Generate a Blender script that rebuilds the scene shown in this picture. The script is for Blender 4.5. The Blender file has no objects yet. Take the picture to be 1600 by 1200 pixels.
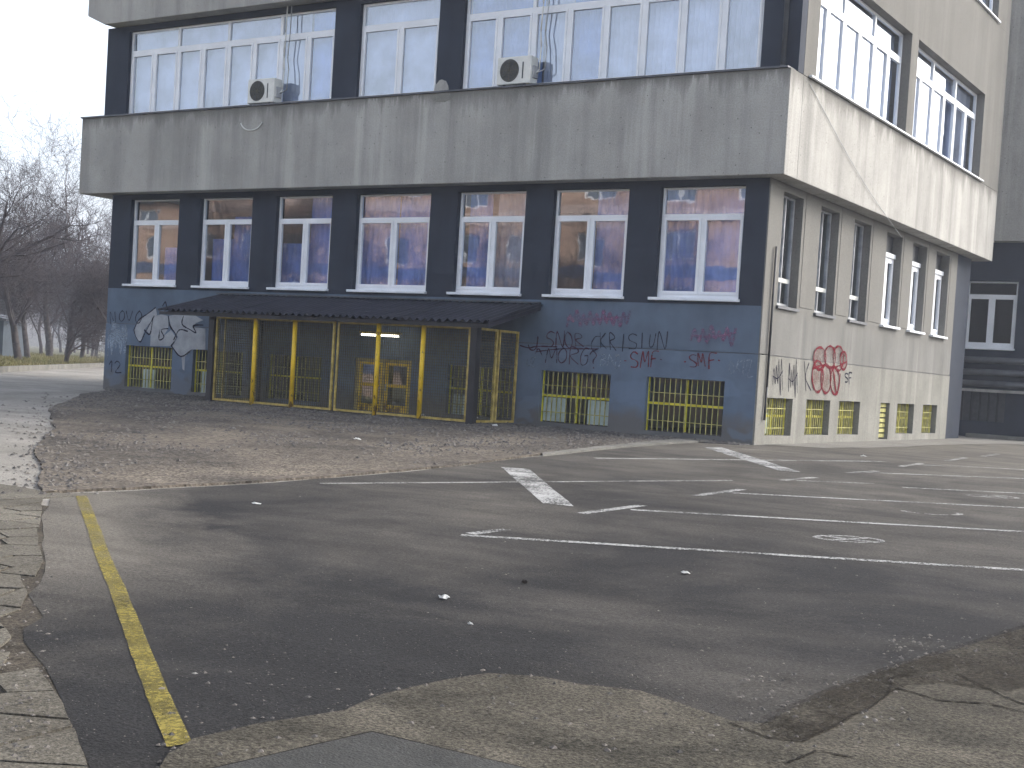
import bpy, bmesh, math, random
from mathutils import Vector, Matrix, noise
from mathutils.geometry import tessellate_polygon
from math import radians, sin, cos, pi, sqrt, atan2, floor
SC = bpy.context.scene
COL = SC.collection
# ------------------------------------------------------------------ camera
F_PX, PX, PY = 2104.7, 824.37, 664.54
CAM = Vector((9.522, -22.67, 1.002))
RGT = Vector((0.8425, 0.5352, 0.0617)).normalized()
FWD = Vector((-0.5338, 0.8447, -0.0392)).normalized()
UPV = RGT.cross(FWD).normalized()
cd = bpy.data.cameras.new('camera'); cam = bpy.data.objects.new('camera', cd); COL.objects.link(cam)
cd.sensor_width = 36; cd.sensor_fit = 'HORIZONTAL'; cd.lens = F_PX/1600*36
cd.shift_x = (800-PX)/1600; cd.shift_y = (PY-600)/1600
cd.clip_start = .05; cd.clip_end = 4000
cam.matrix_world = Matrix(((RGT.x, UPV.x, -FWD.x, CAM.x), (RGT.y, UPV.y, -FWD.y, CAM.y), (RGT.z, UPV.z, -FWD.z, CAM.z), (0, 0, 0, 1)))
SC.camera = cam
# ------------------------------------------------------------------ sky, sun, exposure
SUN_AZ, SUN_EL = radians(40), radians(36)       # azimuth clockwise from +Y
W = bpy.data.worlds.new('World'); SC.world = W; W.use_nodes = True
wn = W.node_tree; wn.nodes.clear()
sky = wn.nodes.new('ShaderNodeTexSky'); sky.sky_type = 'NISHITA'; sky.sun_disc = False
sky.sun_elevation = SUN_EL; sky.sun_rotation = SUN_AZ; sky.air_density = 1.0; sky.dust_density = 4.0; sky.ozone_density = 1.5
hs = wn.nodes.new('ShaderNodeHueSaturation'); hs.inputs['Saturation'].default_value = 0.5
bg = wn.nodes.new('ShaderNodeBackground'); bg.inputs['Strength'].default_value = 0.10
wo = wn.nodes.new('ShaderNodeOutputWorld')
wn.links.new(sky.outputs[0], hs.inputs['Color']); wn.links.new(hs.outputs[0], bg.inputs[0]); wn.links.new(bg.outputs[0], wo.inputs[0])
sl = bpy.data.lights.new('sun', 'SUN'); sl.energy = .5; sl.angle = radians(28); sl.color = (1, .965, .91)
so = bpy.data.objects.new('sun', sl); COL.objects.link(so)
sd = Vector((sin(SUN_AZ)*cos(SUN_EL), cos(SUN_AZ)*cos(SUN_EL), sin(SUN_EL)))
so.rotation_euler = (-sd).to_track_quat('-Z', 'Y').to_euler(); so.location = sd*80
SC.render.engine = 'CYCLES'
SC.cycles.max_bounces = 6; SC.cycles.diffuse_bounces = 3; SC.cycles.glossy_bounces = 3; SC.cycles.transparent_max_bounces = 12; SC.cycles.volume_bounces = 0; SC.cycles.use_adaptive_sampling = True; SC.cycles.adaptive_threshold = .025; SC.cycles.use_denoising = True
SC.view_settings.view_transform = 'Standard'; SC.view_settings.look = 'None'
SC.view_settings.exposure = 2.3; SC.view_settings.gamma = 1; SC.view_settings.use_curve_mapping = False

# ------------------------------------------------------------------ helpers
def tag(o, label=None, cat=None, group=None, kind=None):
    if label: o['label'] = label
    if cat: o['category'] = cat
    if group: o['group'] = group
    if kind: o['kind'] = kind
    return o
def link(o, parent=None):
    COL.objects.link(o)
    if parent is not None:
        o.parent = parent; o.matrix_parent_inverse = parent['_w'] and Matrix.Translation(-Vector(parent['_w'])) if '_w' in parent else Matrix()
    return o
ROOTS = []
def empty(name, loc, label=None, cat=None, group=None):
    o = bpy.data.objects.new(name, None); COL.objects.link(o); o.location = loc; o.empty_display_size = .2
    o['_w'] = list(loc); ROOTS.append(o)
    return tag(o, label, cat, group)
class MB:
    def __init__(s): s.v = []; s.f = []
    def box(s, a, b):
        x0, y0, z0 = a; x1, y1, z1 = b; n = len(s.v)
        s.v += [(x0,y0,z0),(x1,y0,z0),(x1,y1,z0),(x0,y1,z0),(x0,y0,z1),(x1,y0,z1),(x1,y1,z1),(x0,y1,z1)]
        s.f += [tuple(n+i for i in q) for q in ((3,2,1,0),(4,5,6,7),(0,1,5,4),(1,2,6,5),(2,3,7,6),(3,0,4,7))]; return s
    def face(s, *pts):
        n = len(s.v); s.v += [tuple(p) for p in pts]; s.f.append(tuple(range(n, n+len(pts)))); return s
    def tube(s, p0, p1, r0, r1=None, k=8, cap=True):
        p0 = Vector(p0); p1 = Vector(p1); r1 = r0 if r1 is None else r1
        d = (p1-p0)
        if d.length < 1e-6: return s
        d.normalize(); a = d.orthogonal().normalized(); b = d.cross(a); n = len(s.v)
        for p, r in ((p0, r0), (p1, r1)):
            for i in range(k):
                t = 2*pi*i/k; s.v.append(tuple(p+a*(r*cos(t))+b*(r*sin(t))))
        for i in range(k): s.f.append((n+i, n+(i+1)%k, n+k+(i+1)%k, n+k+i))
        if cap: s.f.append(tuple(n+k-1-i for i in range(k))); s.f.append(tuple(n+k+i for i in range(k)))
        return s
    def path(s, pts, r, k=6):
        for a, b in zip(pts, pts[1:]): s.tube(a, b, r, r, k)
        return s
    def prism(s, pts, off):
        """polygon pts extruded by the vector off"""
        n = len(s.v); m = len(pts); off = Vector(off)
        s.v += [tuple(p) for p in pts]; s.v += [tuple(Vector(p)+off) for p in pts]
        s.f.append(tuple(range(n+m-1, n-1, -1))); s.f.append(tuple(range(n+m, n+2*m)))
        for i in range(m): s.f.append((n+i, n+(i+1)%m, n+m+(i+1)%m, n+m+i))
        return s
    def mesh(s, name, mat, smooth=False):
        me = bpy.data.meshes.new(name); me.from_pydata(s.v, [], s.f)
        if mat: me.materials.append(mat)
        if smooth:
            for p in me.polygons: p.use_smooth = True
        me.update(); return me
    def build(s, name, mat, parent=None, smooth=False, fix=True, bevel=0):
        me = s.mesh(name, mat, smooth)
        if fix or bevel:
            bm = bmesh.new(); bm.from_mesh(me)
            if fix: bmesh.ops.recalc_face_normals(bm, faces=bm.faces)
            bm.to_mesh(me); bm.free()
        o = bpy.data.objects.new(name, me)
        link(o, parent)
        if bevel:
            m = o.modifiers.new('bevel', 'BEVEL'); m.width = bevel; m.segments = 2; m.limit_method = 'ANGLE'
        return o

# ground: level by the building, falling gently towards the car park
K, Y0, GB = .02, -1.0, -.06
def gz(x, y): return GB + K*min(0, y-Y0)
def ray(u, v): return RGT*((u-PX)/F_PX) - UPV*((v-PY)/F_PX) + FWD
def gp(u, v):
    """ground point seen at photo pixel u, v"""
    r = ray(u, v); t = (GB-CAM.z)/r.z; p = CAM+r*t
    if r.z < 0 and p.y > Y0: return (p.x, p.y)
    t = (GB-K*Y0-CAM.z+K*CAM.y)/(r.z-K*r.y); p = CAM+r*t
    return (p.x, p.y)
def fp(u, v, y=0.0):
    r = ray(u, v); p = CAM+r*((y-CAM.y)/r.y); return (p.x, p.z)
def sp(u, v, x=0.0):
    r = ray(u, v); p = CAM+r*((x-CAM.x)/r.x); return (p.y, p.z)
def rough(pts, step, amp, seed=0, closed=True):
    """resample a polyline and jitter it so that it reads as a broken edge"""
    rnd = random.Random(seed); out = []
    n = len(pts)
    for i in range(n if closed else n-1):
        a = Vector(pts[i]); b = Vector(pts[(i+1) % n]); L = (b-a).length; m = max(1, int(L/step))
        for j in range(m):
            p = a.lerp(b, j/m)
            q = noise.noise_vector(Vector((p.x*1.3, p.y*1.3, seed)))*amp + noise.noise_vector(Vector((p.x*6, p.y*6, seed+3)))*amp*.5
            out.append((p.x+q.x, p.y+q.y))
    if not closed: out.append(tuple(pts[-1]))
    return out
def sheet(name, poly, off, mat, parent=None, thick=0, kind='structure'):
    bm = bmesh.new()
    vs = [bm.verts.new((x, y, 0)) for x, y in poly]
    for tri in tessellate_polygon([[Vector((x, y, 0)) for x, y in poly]]):
        if len(set(tri)) == 3:
            try: bm.faces.new([vs[k] for k in tri])
            except ValueError: pass
    bmesh.ops.recalc_face_normals(bm, faces=bm.faces)
    bmesh.ops.bisect_plane(bm, geom=bm.verts[:]+bm.edges[:]+bm.faces[:], plane_co=(0, Y0, 0), plane_no=(0, 1, 0), dist=1e-5)
    for v in bm.verts: v.co.z = gz(v.co.x, v.co.y)+off
    bmesh.ops.recalc_face_normals(bm, faces=bm.faces)
    if sum(f.normal.z for f in bm.faces) < 0: bmesh.ops.reverse_faces(bm, faces=bm.faces)
    if thick:
        r = bmesh.ops.extrude_face_region(bm, geom=bm.faces[:])
        tops = [g for g in r['geom'] if isinstance(g, bmesh.types.BMVert)]
        tv = set(tops)
        for v in bm.verts:
            if v not in tv: v.co.z -= thick
        bmesh.ops.recalc_face_normals(bm, faces=bm.faces)
    me = bpy.data.meshes.new(name); bm.to_mesh(me); bm.free(); me.materials.append(mat)
    o = bpy.data.objects.new(name, me); link(o, parent)
    if kind and parent is None: o['kind'] = kind
    return o

# ------------------------------------------------------------------ materials
class NT:
    def __init__(s, name, rough=.8, spec=.3):
        s.m = bpy.data.materials.new(name); s.m.use_nodes = True; s.t = s.m.node_tree; s.n = s.t.nodes
        s.b = s.n['Principled BSDF']; s.b.inputs['Roughness'].default_value = rough; s.b.inputs['Specular IOR Level'].default_value = spec
        s.out = s.n['Material Output']
        s.geo = s.n.new('ShaderNodeNewGeometry').outputs['Position']
    def add(s, t, **kw):
        x = s.n.new(t)
        for k, v in kw.items(): setattr(x, k, v)
        return x
    def set(s, sock, v):
        if isinstance(v, bpy.types.NodeSocket): s.t.links.new(v, sock)
        elif v is not None: sock.default_value = v
    def mapv(s, scale=(1, 1, 1), loc=(0, 0, 0), src=None):
        x = s.add('ShaderNodeMapping'); s.set(x.inputs['Vector'], src or s.geo)
        x.inputs['Scale'].default_value = scale; x.inputs['Location'].default_value = loc; return x.outputs[0]
    def noise(s, scale, detail=4, rough=.55, vec=None, dist=0):
        x = s.add('ShaderNodeTexNoise'); s.set(x.inputs['Vector'], vec or s.geo)
        x.inputs['Scale'].default_value = scale; x.inputs['Detail'].default_value = detail; x.inputs['Roughness'].default_value = rough
        x.inputs['Distortion'].default_value = dist; return x.outputs['Fac']
    def voro(s, scale, feature='F1', vec=None, out='Distance'):
        x = s.add('ShaderNodeTexVoronoi'); x.feature = feature; s.set(x.inputs['Vector'], vec or s.geo); x.inputs['Scale'].default_value = scale
        return x.outputs[out]
    def ramp(s, f, *stops):
        x = s.add('ShaderNodeValToRGB'); s.set(x.inputs[0], f); e = x.color_ramp.elements
        while len(e) < len(stops): e.new(.5)
        for el, (p, c) in zip(e, stops):
            el.position = p; el.color = (c, c, c, 1) if not isinstance(c, tuple) else (*c, 1)
        return x.outputs[0]
    def mix(s, f, a, b, mode='MIX'):
        x = s.add('ShaderNodeMix', data_type='RGBA', blend_type=mode)
        s.set(x.inputs[0], f)
        for k, v in ((6, a), (7, b)): s.set(x.inputs[k], (*v, 1) if isinstance(v, tuple) else v)
        return x.outputs[2]
    def math(s, op, a, b=0., c=0.):
        x = s.add('ShaderNodeMath', operation=op); s.set(x.inputs[0], a); s.set(x.inputs[1], b); s.set(x.inputs[2], c); return x.outputs[0]
    def sep(s, i):
        x = s.add('ShaderNodeSeparateXYZ'); s.set(x.inputs[0], s.geo); return x.outputs[i]
    def bump(s, h, strength=.3, dist=.01):
        x = s.add('ShaderNodeBump'); x.inputs['Strength'].default_value = strength; x.inputs['Distance'].default_value = dist
        s.set(x.inputs['Height'], h); s.set(s.b.inputs['Normal'], x.outputs[0])
    def col(s, c): s.set(s.b.inputs['Base Color'], (*c, 1) if isinstance(c, tuple) else c); return s.m
    def rgh(s, r): s.set(s.b.inputs['Roughness'], r)

def m_paint(name, c, var=.12, rough=.6, scale=3, spec=.3):
    t = NT(name, rough, spec); n = t.noise(scale, 5); d = tuple(x*(1-2*var) for x in c); l = tuple(min(1, x*(1+var)) for x in c)
    t.bump(t.noise(60, 3), .15, .004)
    return t.col(t.ramp(n, (.3, d), (.7, l)))
def m_concrete(name, base, top=None, dark=(.10, .096, .085), streak=.75):
    """cast concrete with vertical weather streaks and drip stains below the coping at height top"""
    t = NT(name, .9, .15)
    big = t.noise(.9, 6, .6)
    c = t.ramp(big, (.25, tuple(x*.78 for x in base)), (.55, base), (.8, tuple(min(1, x*1.18) for x in base)))
    st = t.noise(2.2, 5, .6, t.mapv((1, 1, .07)))
    c = t.mix(t.ramp(st, (.47, 0.), (.70, streak*.8)), c, tuple(x*.52 for x in base))
    st2 = t.noise(1.3, 5, .65, t.mapv((1, 1, .05), (9, 4, 2)))
    c = t.mix(t.ramp(st2, (.53, 0.), (.64, .6)), c, tuple(min(1, x*1.35) for x in base))
    if top:
        z = t.sep(2); dz = t.math('SUBTRACT', top, z)
        ln = t.math('MULTIPLY', t.noise(2.6, 6, .7, t.mapv((1, 1, .12), (3, 1, 0))), 2.2)
        ln = t.math('SUBTRACT', ln, .75)
        g = t.math('SUBTRACT', 1.0, t.math('DIVIDE', dz, t.math('MAXIMUM', ln, .02)))
        g = t.math('MULTIPLY', t.math('MAXIMUM', t.math('MINIMUM', g, 1.0), 0.0), .8)
        c = t.mix(g, c, dark)
    sp_ = t.voro(5.5, 'F1', t.mapv((1, 1, 1), (2, 2, 2)))
    c = t.mix(t.ramp(sp_, (.05, .7), (.085, 0.)), c, tuple(x*.55 for x in dark))
    fine = t.noise(38, 4, .7)
    c = t.mix(.28, c, t.ramp(fine, (.3, .25), (.7, .9)), 'OVERLAY')
    t.bump(fine, .35, .006)
    return t.col(c)

def m_asphalt(name, base, pale, lo=.45, hi=.68, speck=.5, scale=.35, dust=None):
    t = NT(name, .95, .08)
    v = t.mapv((1, 1, 1))
    n = t.noise(scale, 7, .62, v, .6)
    if dust: n = t.math('ADD', n, t.math('MULTIPLY', t.math('MAXIMUM', t.math('ADD', t.sep(1), dust[0]), -5.), dust[1]))
    if dust:
        a_ = Vector(gp(75, 772)); b_ = Vector(gp(120, 1140)); d_ = (b_-a_).normalized(); n_ = Vector((-d_.y, d_.x)); n_ = n_ if n_.y > 0 else -n_
        ds = t.math('ADD', t.math('ADD', t.math('MULTIPLY', t.sep(0), n_.x), t.math('MULTIPLY', t.sep(1), n_.y)), -a_.dot(n_))
        al = t.math('ADD', t.math('ADD', t.math('MULTIPLY', t.sep(0), d_.x), t.math('MULTIPLY', t.sep(1), d_.y)), -a_.dot(d_))
        ed = t.math('SUBTRACT', 1., t.math('DIVIDE', ds, t.math('ADD', .25, t.math('MULTIPLY', t.noise(1.1, 6, .6, t.mapv((1, 1, 1), (7, 3, 0)), 1.0), 2.2))))
        ed = t.math('MINIMUM', t.math('MAXIMUM', ed, 0.), .8); fade = t.math('MINIMUM', t.math('MAXIMUM', t.math('SUBTRACT', 1.45, t.math('DIVIDE', al, 5.0)), 0.), 1.)
        n = t.math('ADD', n, t.math('MULTIPLY', t.math('MULTIPLY', ed, fade), .62))
    c = t.mix(t.ramp(n, (lo, 0.), (hi, 1.)), base, pale)
    if dust:
        oil = t.voro(.55, 'F1', t.mapv((1, 1, 1), (3.3, 1.7, 0))); oil = t.math('ADD', oil, t.math('MULTIPLY', t.noise(3, 5), .35))
        c = t.mix(t.ramp(oil, (.26, .3), (.42, 0.)), c, tuple(x*.45 for x in base))
    st = t.noise(1.6, 5, .6, t.mapv((.5, 1.6, 1), (5, 0, 0)), .4)
    c = t.mix(t.ramp(st, (.35, .35), (.6, 0.)), c, tuple(x*.55 for x in base))
    f1 = t.noise(55, 3, .7); f2 = t.voro(95)
    c = t.mix(speck, c, t.ramp(f1, (.32, .12), (.7, .95)), 'OVERLAY')
    w = t.voro(28, 'F1', t.mapv((1, 1, .2)))
    c = t.mix(t.ramp(w, (.05, .5), (.10, 0.)), c, tuple(min(1, x*2.4+.03) for x in pale))
    t.bump(t.math('ADD', f1, t.math('MULTIPLY', f2, .6)), .55, .008)
    return t.col(c)

M = {}
M['concrete'] = m_concrete('fascia_concrete', (.33, .32, .295), 6.6)
M['concrete_plain'] = m_concrete('plain_concrete', (.33, .32, .295), None)
M['render_side'] = m_concrete('grey_render', (.165, .162, .15), 2.5, (.15, .145, .13), .6)
M['plinth_side'] = m_concrete('pale_render', (.20, .195, .172), None, (.09, .15, .13), .7)
def m_wallpaint(name, c, dirt_z=None):
    t = NT(name, .8, .2)
    n = t.noise(1.1, 6, .6); c1 = t.ramp(n, (.3, tuple(x*.78 for x in c)), (.7, tuple(x*1.15 for x in c)))
    st = t.noise(2.6, 5, .6, t.mapv((1, 1, .12))); c1 = t.mix(t.ramp(st, (.5, 0.), (.75, .35)), c1, tuple(x*.6 for x in c))
    if dirt_z is not None:
        h = t.math('SUBTRACT', t.sep(2), dirt_z)
        h = t.math('ADD', h, t.math('MULTIPLY', t.noise(3, 5), -.55))
        c1 = t.mix(t.ramp(h, (0., .85), (.30, 0.)), c1, (.12, .112, .10))
        pt = t.noise(.8, 3, .5, t.mapv((1, 1, 1.6), (4, 0, 2))); c1 = t.mix(t.ramp(pt, (.56, 0.), (.59, .45)), c1, tuple(x*1.25 for x in c))
    t.bump(t.noise(45, 4, .65), .3, .005)
    return t.col(c1)
M['dark_paint'] = m_wallpaint('charcoal_wall_paint', (.025, .032, .047))
M['blue_paint'] = m_wallpaint('blue_grey_wall_paint', (.108, .145, .200), -.05)
M['blue_paint_mid'] = m_wallpaint('blue_grey_wall_paint_upper', (.100, .134, .182))
M['white'] = m_paint('white_frame', (.74, .76, .79), .05, .4, 2, .5)
M['old_frame'] = m_paint('old_grey_frame', (.36, .37, .38), .2, .6, 4)
M['coping'] = m_paint('sheet_metal_coping', (.07, .075, .085), .2, .5, 3, .5)
M['sill'] = m_paint('white_sill', (.72, .74, .77), .07, .5, 3)
def m_glass(name, refl, tint):
    t = NT(name); t.n.remove(t.b)
    tr = t.add('ShaderNodeBsdfTransparent'); tr.inputs[0].default_value = (*tint, 1)
    gl = t.add('ShaderNodeBsdfGlossy'); gl.inputs['Roughness'].default_value = .012; gl.inputs['Color'].default_value = (.92, .95, 1, 1)
    bp = t.add('ShaderNodeBump'); bp.inputs['Strength'].default_value = .06; bp.inputs['Distance'].default_value = .02
    t.t.links.new(t.noise(1.6, 2), bp.inputs['Height']); t.t.links.new(bp.outputs[0], gl.inputs['Normal'])
    fr = t.add('ShaderNodeLayerWeight'); fr.inputs[0].default_value = .5
    f = t.math('MINIMUM', t.math('ADD', t.math('MULTIPLY', t.math('POWER', fr.outputs['Facing'], 4.), .85), refl+.06), .95)
    mx = t.add('ShaderNodeMixShader'); t.t.links.new(f, mx.inputs[0]); t.t.links.new(tr.outputs[0], mx.inputs[1]); t.t.links.new(gl.outputs[0], mx.inputs[2])
    t.t.links.new(mx.outputs[0], t.out.inputs[0]); return t.m
M['glass'] = m_glass('window_glass', .16, (.88, .92, .97))
M['dirty_glass'] = m_glass('dirty_basement_glass', -.035, (.55, .58, .55))
M['old_glass'] = m_glass('old_window_glass', .22, (.6, .66, .7))
def m_cloth(name, c, tr=.3):
    t = NT(name, .9, .1); n = t.noise(1.2, 5); cc = t.ramp(n, (.3, tuple(x*.6 for x in c)), (.7, tuple(min(1, x*1.25) for x in c)))
    t.col(cc)
    tl = t.add('ShaderNodeBsdfTranslucent'); t.t.links.new(cc, tl.inputs[0])
    mx = t.add('ShaderNodeMixShader'); mx.inputs[0].default_value = tr
    t.t.links.new(t.b.outputs[0], mx.inputs[1]); t.t.links.new(tl.outputs[0], mx.inputs[2]); t.t.links.new(mx.outputs[0], t.out.inputs[0]); return t.m
M['curtain'] = m_cloth('blue_curtain_cloth', (.23, .33, .70))
M['curtain_pale'] = m_cloth('pale_curtain_cloth', (.5, .48, .55))
M['blind'] = m_cloth('pale_blue_blind_cloth', (.55, .61, .76))
M['blind_blue'] = m_cloth('blue_blind_cloth', (.22, .36, .72))
M['room'] = m_paint('room_paint', (.35, .34, .32), .1, .9, 1)
M['yellow'] = m_paint('yellow_steel_paint', (.82, .55, .015), .12, .45, 6, .4)
t = NT('chipped_yellow_paint', .5, .35)
c = t.ramp(t.noise(6, 5), (.3, (.62, .40, .012)), (.7, (.82, .55, .02)))
rz = t.math('ADD', t.noise(9, 6, .7, t.mapv((1, 1, .6))), t.math('MULTIPLY', t.math('MAXIMUM', t.math('SUBTRACT', .35, t.sep(2)), 0.), .35))
M['yellow'] = t.col(t.mix(t.ramp(rz, (.60, 0.), (.66, .85)), c, (.10, .045, .018)))
M['yellow_dull'] = m_paint('dull_yellow_steel_paint', (.45, .34, .09), .25, .6, 7)
M['lime'] = m_paint('yellow_green_steel_paint', (.62, .56, .03), .15, .5, 6)
M['bar'] = m_paint('olive_bar_paint', (.36, .34, .11), .25, .6, 9)
M['board'] = m_paint('pale_green_board', (.42, .50, .47), .12, .6, 3)
M['roof'] = m_paint('dark_corrugated_sheet', (.018, .019, .030), .3, .55, 4, .4)
M['black_steel'] = m_paint('black_steel', (.018, .018, .02), .2, .5, 6, .4)
M['mesh_wire'] = m_paint('rusty_wire', (.10, .09, .05), .3, .6, 9)
M['ac_white'] = m_paint('off_white_casing', (.62, .62, .58), .07, .45, 5, .4)
M['ac_dark'] = m_paint('dark_fan_grille', (.05, .053, .055), .15, .5, 9)
M['bark'] = m_paint('winter_bark', (.055, .047, .044), .3, .9, 5, .1)
M['twig'] = m_paint('winter_twigs', (.066, .055, .056), .25, .9, 2, .1)
M['asphalt'] = m_asphalt('dark_asphalt', (.023, .0225, .0225), (.112, .102, .087), .40, .90, .5, .35, (14.5, .020))
M['old_asphalt'] = m_asphalt('old_pale_asphalt', (.17, .16, .14), (.27, .255, .23), .35, .7, .5)
M['slab_asphalt'] = m_asphalt('cracked_slab_asphalt', (.075, .068, .055), (.14, .128, .105), .35, .65, .7, .8)
M['tan_asphalt'] = m_asphalt('coarse_tan_asphalt', (.036, .033, .026), (.085, .076, .060), .35, .65, .9, 1.6)
M['crack_dirt'] = m_asphalt('crack_dirt', (.04, .035, .028), (.085, .072, .056), .4, .7, .8, 3)
M['crack'] = m_asphalt('open_crack', (.010, .009, .008), (.03, .026, .02), .4, .7, .5, 5)
M['slab_concrete'] = m_asphalt('smooth_slab_concrete', (.040, .040, .038), (.056, .056, .053), .35, .65, .2, 1.5)
M['apron'] = m_asphalt('apron_concrete', (.12, .117, .105), (.18, .174, .155), .35, .65, .4, .8)
def m_road_paint(name, c, lo, hi):
    t = NT(name, .95, .04); t.col(t.ramp(t.noise(4, 5), (.3, tuple(x*.7 for x in c)), (.7, c)))
    tr = t.add('ShaderNodeBsdfTransparent')
    w = t.math('ADD', t.math('MULTIPLY', t.noise(38, 4, .75), .6), t.math('MULTIPLY', t.noise(2.2, 4, .6), .4))
    mx = t.add('ShaderNodeMixShader'); t.t.links.new(t.ramp(w, (lo, 0.), (hi, 1.)), mx.inputs[0])
    t.t.links.new(tr.outputs[0], mx.inputs[1]); t.t.links.new(t.b.outputs[0], mx.inputs[2]); t.t.links.new(mx.outputs[0], t.out.inputs[0]); return t.m
M['line'] = m_road_paint('worn_white_line', (.33, .33, .32), .41, .54)
M['line_worn'] = m_road_paint('very_worn_white_line', (.30, .295, .28), .40, .55)
M['yline'] = m_road_paint('worn_yellow_line', (.23, .19, .055), .34, .62)
def m_spray(name, c, lo=.3, hi=.42):
    return m_road_paint(name, c, lo, hi)
M['g_black'] = m_spray('black_marker', (.022, .02, .035), .32, .5)
M['g_red'] = m_spray('dark_red_spray', (.15, .018, .026), .32, .5)
M['g_plum'] = m_spray('plum_spray', (.06, .022, .04), .32, .5)
M['g_pink'] = m_spray('faded_pink_spray', (.26, .12, .22), .40, .66)
M['g_white'] = m_spray('white_spray', (.33, .40, .48), .40, .62)
M['g_silver'] = m_spray('silver_spray', (.36, .38, .40), .25, .36)
M['g_fill'] = m_spray('pink_fill_spray', (.24, .15, .13), .46, .66)
t = NT('gravel_ground', .95, .1)
c = t.mix(t.ramp(t.noise(.5, 6, .6, None, .5), (.4, 0.), (.66, 1.)), (.062, .055, .047), (.135, .115, .092))
near = t.math('ADD', t.sep(1), t.math('MULTIPLY', t.noise(.6, 5), 5.))
c = t.mix(t.ramp(t.math('MULTIPLY', near, .1), (.0, 0.), (.24, .8)), c, (.075, .074, .076))
vv = t.voro(26); c = t.mix(.6, c, t.ramp(t.voro(22, 'F1', None, 'Color'), (.1, .15), (.9, .9)), 'OVERLAY'); t.bump(vv, .9, .02); M['gravel'] = t.col(c)
t = NT('gravel_stone', .9, .2); x = t.add('ShaderNodeNewGeometry'); M['stone'] = t.col(t.ramp(x.outputs['Random Per Island'], (0., (.05, .048, .047)), (.6, (.12, .108, .096)), (.95, (.13, .118, .104)), (1., (.17, .163, .15))))
t = NT('winter_grass', .95, .1); M['grass'] = t.col(t.mix(t.ramp(t.noise(.6, 6), (.35, 0.), (.65, 1.)), (.10, .105, .035), (.17, .14, .065)))
t = NT('field', .95, .1); M['field'] = t.col(t.mix(t.ramp(t.noise(.03, 6), (.35, 0.), (.65, 1.)), (.07, .075, .035), (.11, .095, .055)))
t = NT('hillside', .95, .1); M['hill'] = t.col(t.mix(t.ramp(t.noise(.02, 8, .7), (.35, 0.), (.65, 1.)), (.05, .055, .045), (.10, .085, .07)))
M['peach'] = m_wallpaint('peach_render', (.44, .30, .22))
M['peach_pale'] = m_wallpaint('pale_peach_render', (.55, .42, .36))
M['slate'] = m_wallpaint('slate_render', (.10, .13, .22))
M['paper'] = m_paint('white_paper', (.7, .7, .68), .1, .8, 20)
M['shed'] = m_wallpaint('blue_grey_shed_paint', (.05, .062, .075))
t = NT('fluorescent_tube'); t.b.inputs['Emission Color'].default_value = (1, .97, .85, 1); t.b.inputs['Emission Strength'].default_value = 2.2; M['tube'] = t.col((.9, .9, .85))

# ------------------------------------------------------------------ terrain, roads, car park
bm = bmesh.new()
def gring(r, n): return [(r*cos(2*pi*i/n), r*sin(2*pi*i/n)) for i in range(n)]
o = sheet('ground', gring(900, 96), -.03, M['field'])
o = sheet('road', rough([(-62, -45), (40, -45), (40, 40), (-1, 45), (-60, 46), (-72, 30)], 6, .2, 5), 0, M['old_asphalt'])
lot_px = [(75,772),(200,768),(400,757),(560,745),(720,729),(830,715),(920,705),(1000,697),(1100,691),(1166,686)]
lot_edge_low = [(1640,965),(1600,985),(1500,1020),(1400,1048),(1360,1062),(1290,1090),(1240,1120),(1190,1145),(1130,1150),(1000,1150),(760,1150),(540,1165),(300,1195),(150,1230)]
lot_left = [(120,1140),(95,1085),(60,1040),(30,1005),(40,985),(65,965),(45,930),(70,880),(62,840),(65,800)]
lot = [gp(*q) for q in lot_px] + [(.0, -.02), (.0, 12.7), (1.2, 16.9), (12, 16.9), (18, 4), (17, -12)] + [gp(*q) for q in lot_edge_low] + [gp(*q) for q in lot_left]
lot_o = sheet('parking_lot', rough(lot, .3, .06, 2), .006, M['asphalt'])
# foreground: coarse tan asphalt lying over the dark lot with a broken edge
fg = [(1700,950),(1600,988),(1500,1020),(1400,1050),(1360,1064),(1290,1092),(1240,1118),(1195,1143),(1140,1138),(1060,1110),(1000,1091),(900,1079),(850,1068),(762,1062),(700,1071),(600,1094),(540,1120),(400,1142),(300,1166),(262,1190),(235,1230)]
fgp = rough([gp(*q) for q in fg], .05, .02, 7, False)
tan_o = sheet('tan_asphalt', fgp + [(4.2, -22), (6, -26), (16, -26), (18, -14)], .03, M['tan_asphalt'], None, .05)
# concrete slab at the bottom edge of the view
slab = [gp(*q) for q in ((415,1199),(580,1160),(742,1199))]
a, b, c_ = (Vector(q) for q in slab); dd = (a+c_-b)
slab_q = [tuple(b), tuple(a+(a-b)*.9), tuple(b+(a-b)*1.9+(c_-b)*1.9), tuple(c_+(c_-b)*.9)]
sheet('concrete_slab', slab_q, .040, M['slab_concrete'], None, .06)
slab_w = .035
grow = [(lambda v: (v.x, v.y))(Vector(q)+(Vector(q)-Vector((sum(w[0] for w in slab_q)/4, sum(w[1] for w in slab_q)/4))).normalized()*slab_w) for q in slab_q]
sheet('slab_joint', grow, .034, M['crack'], None)
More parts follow.
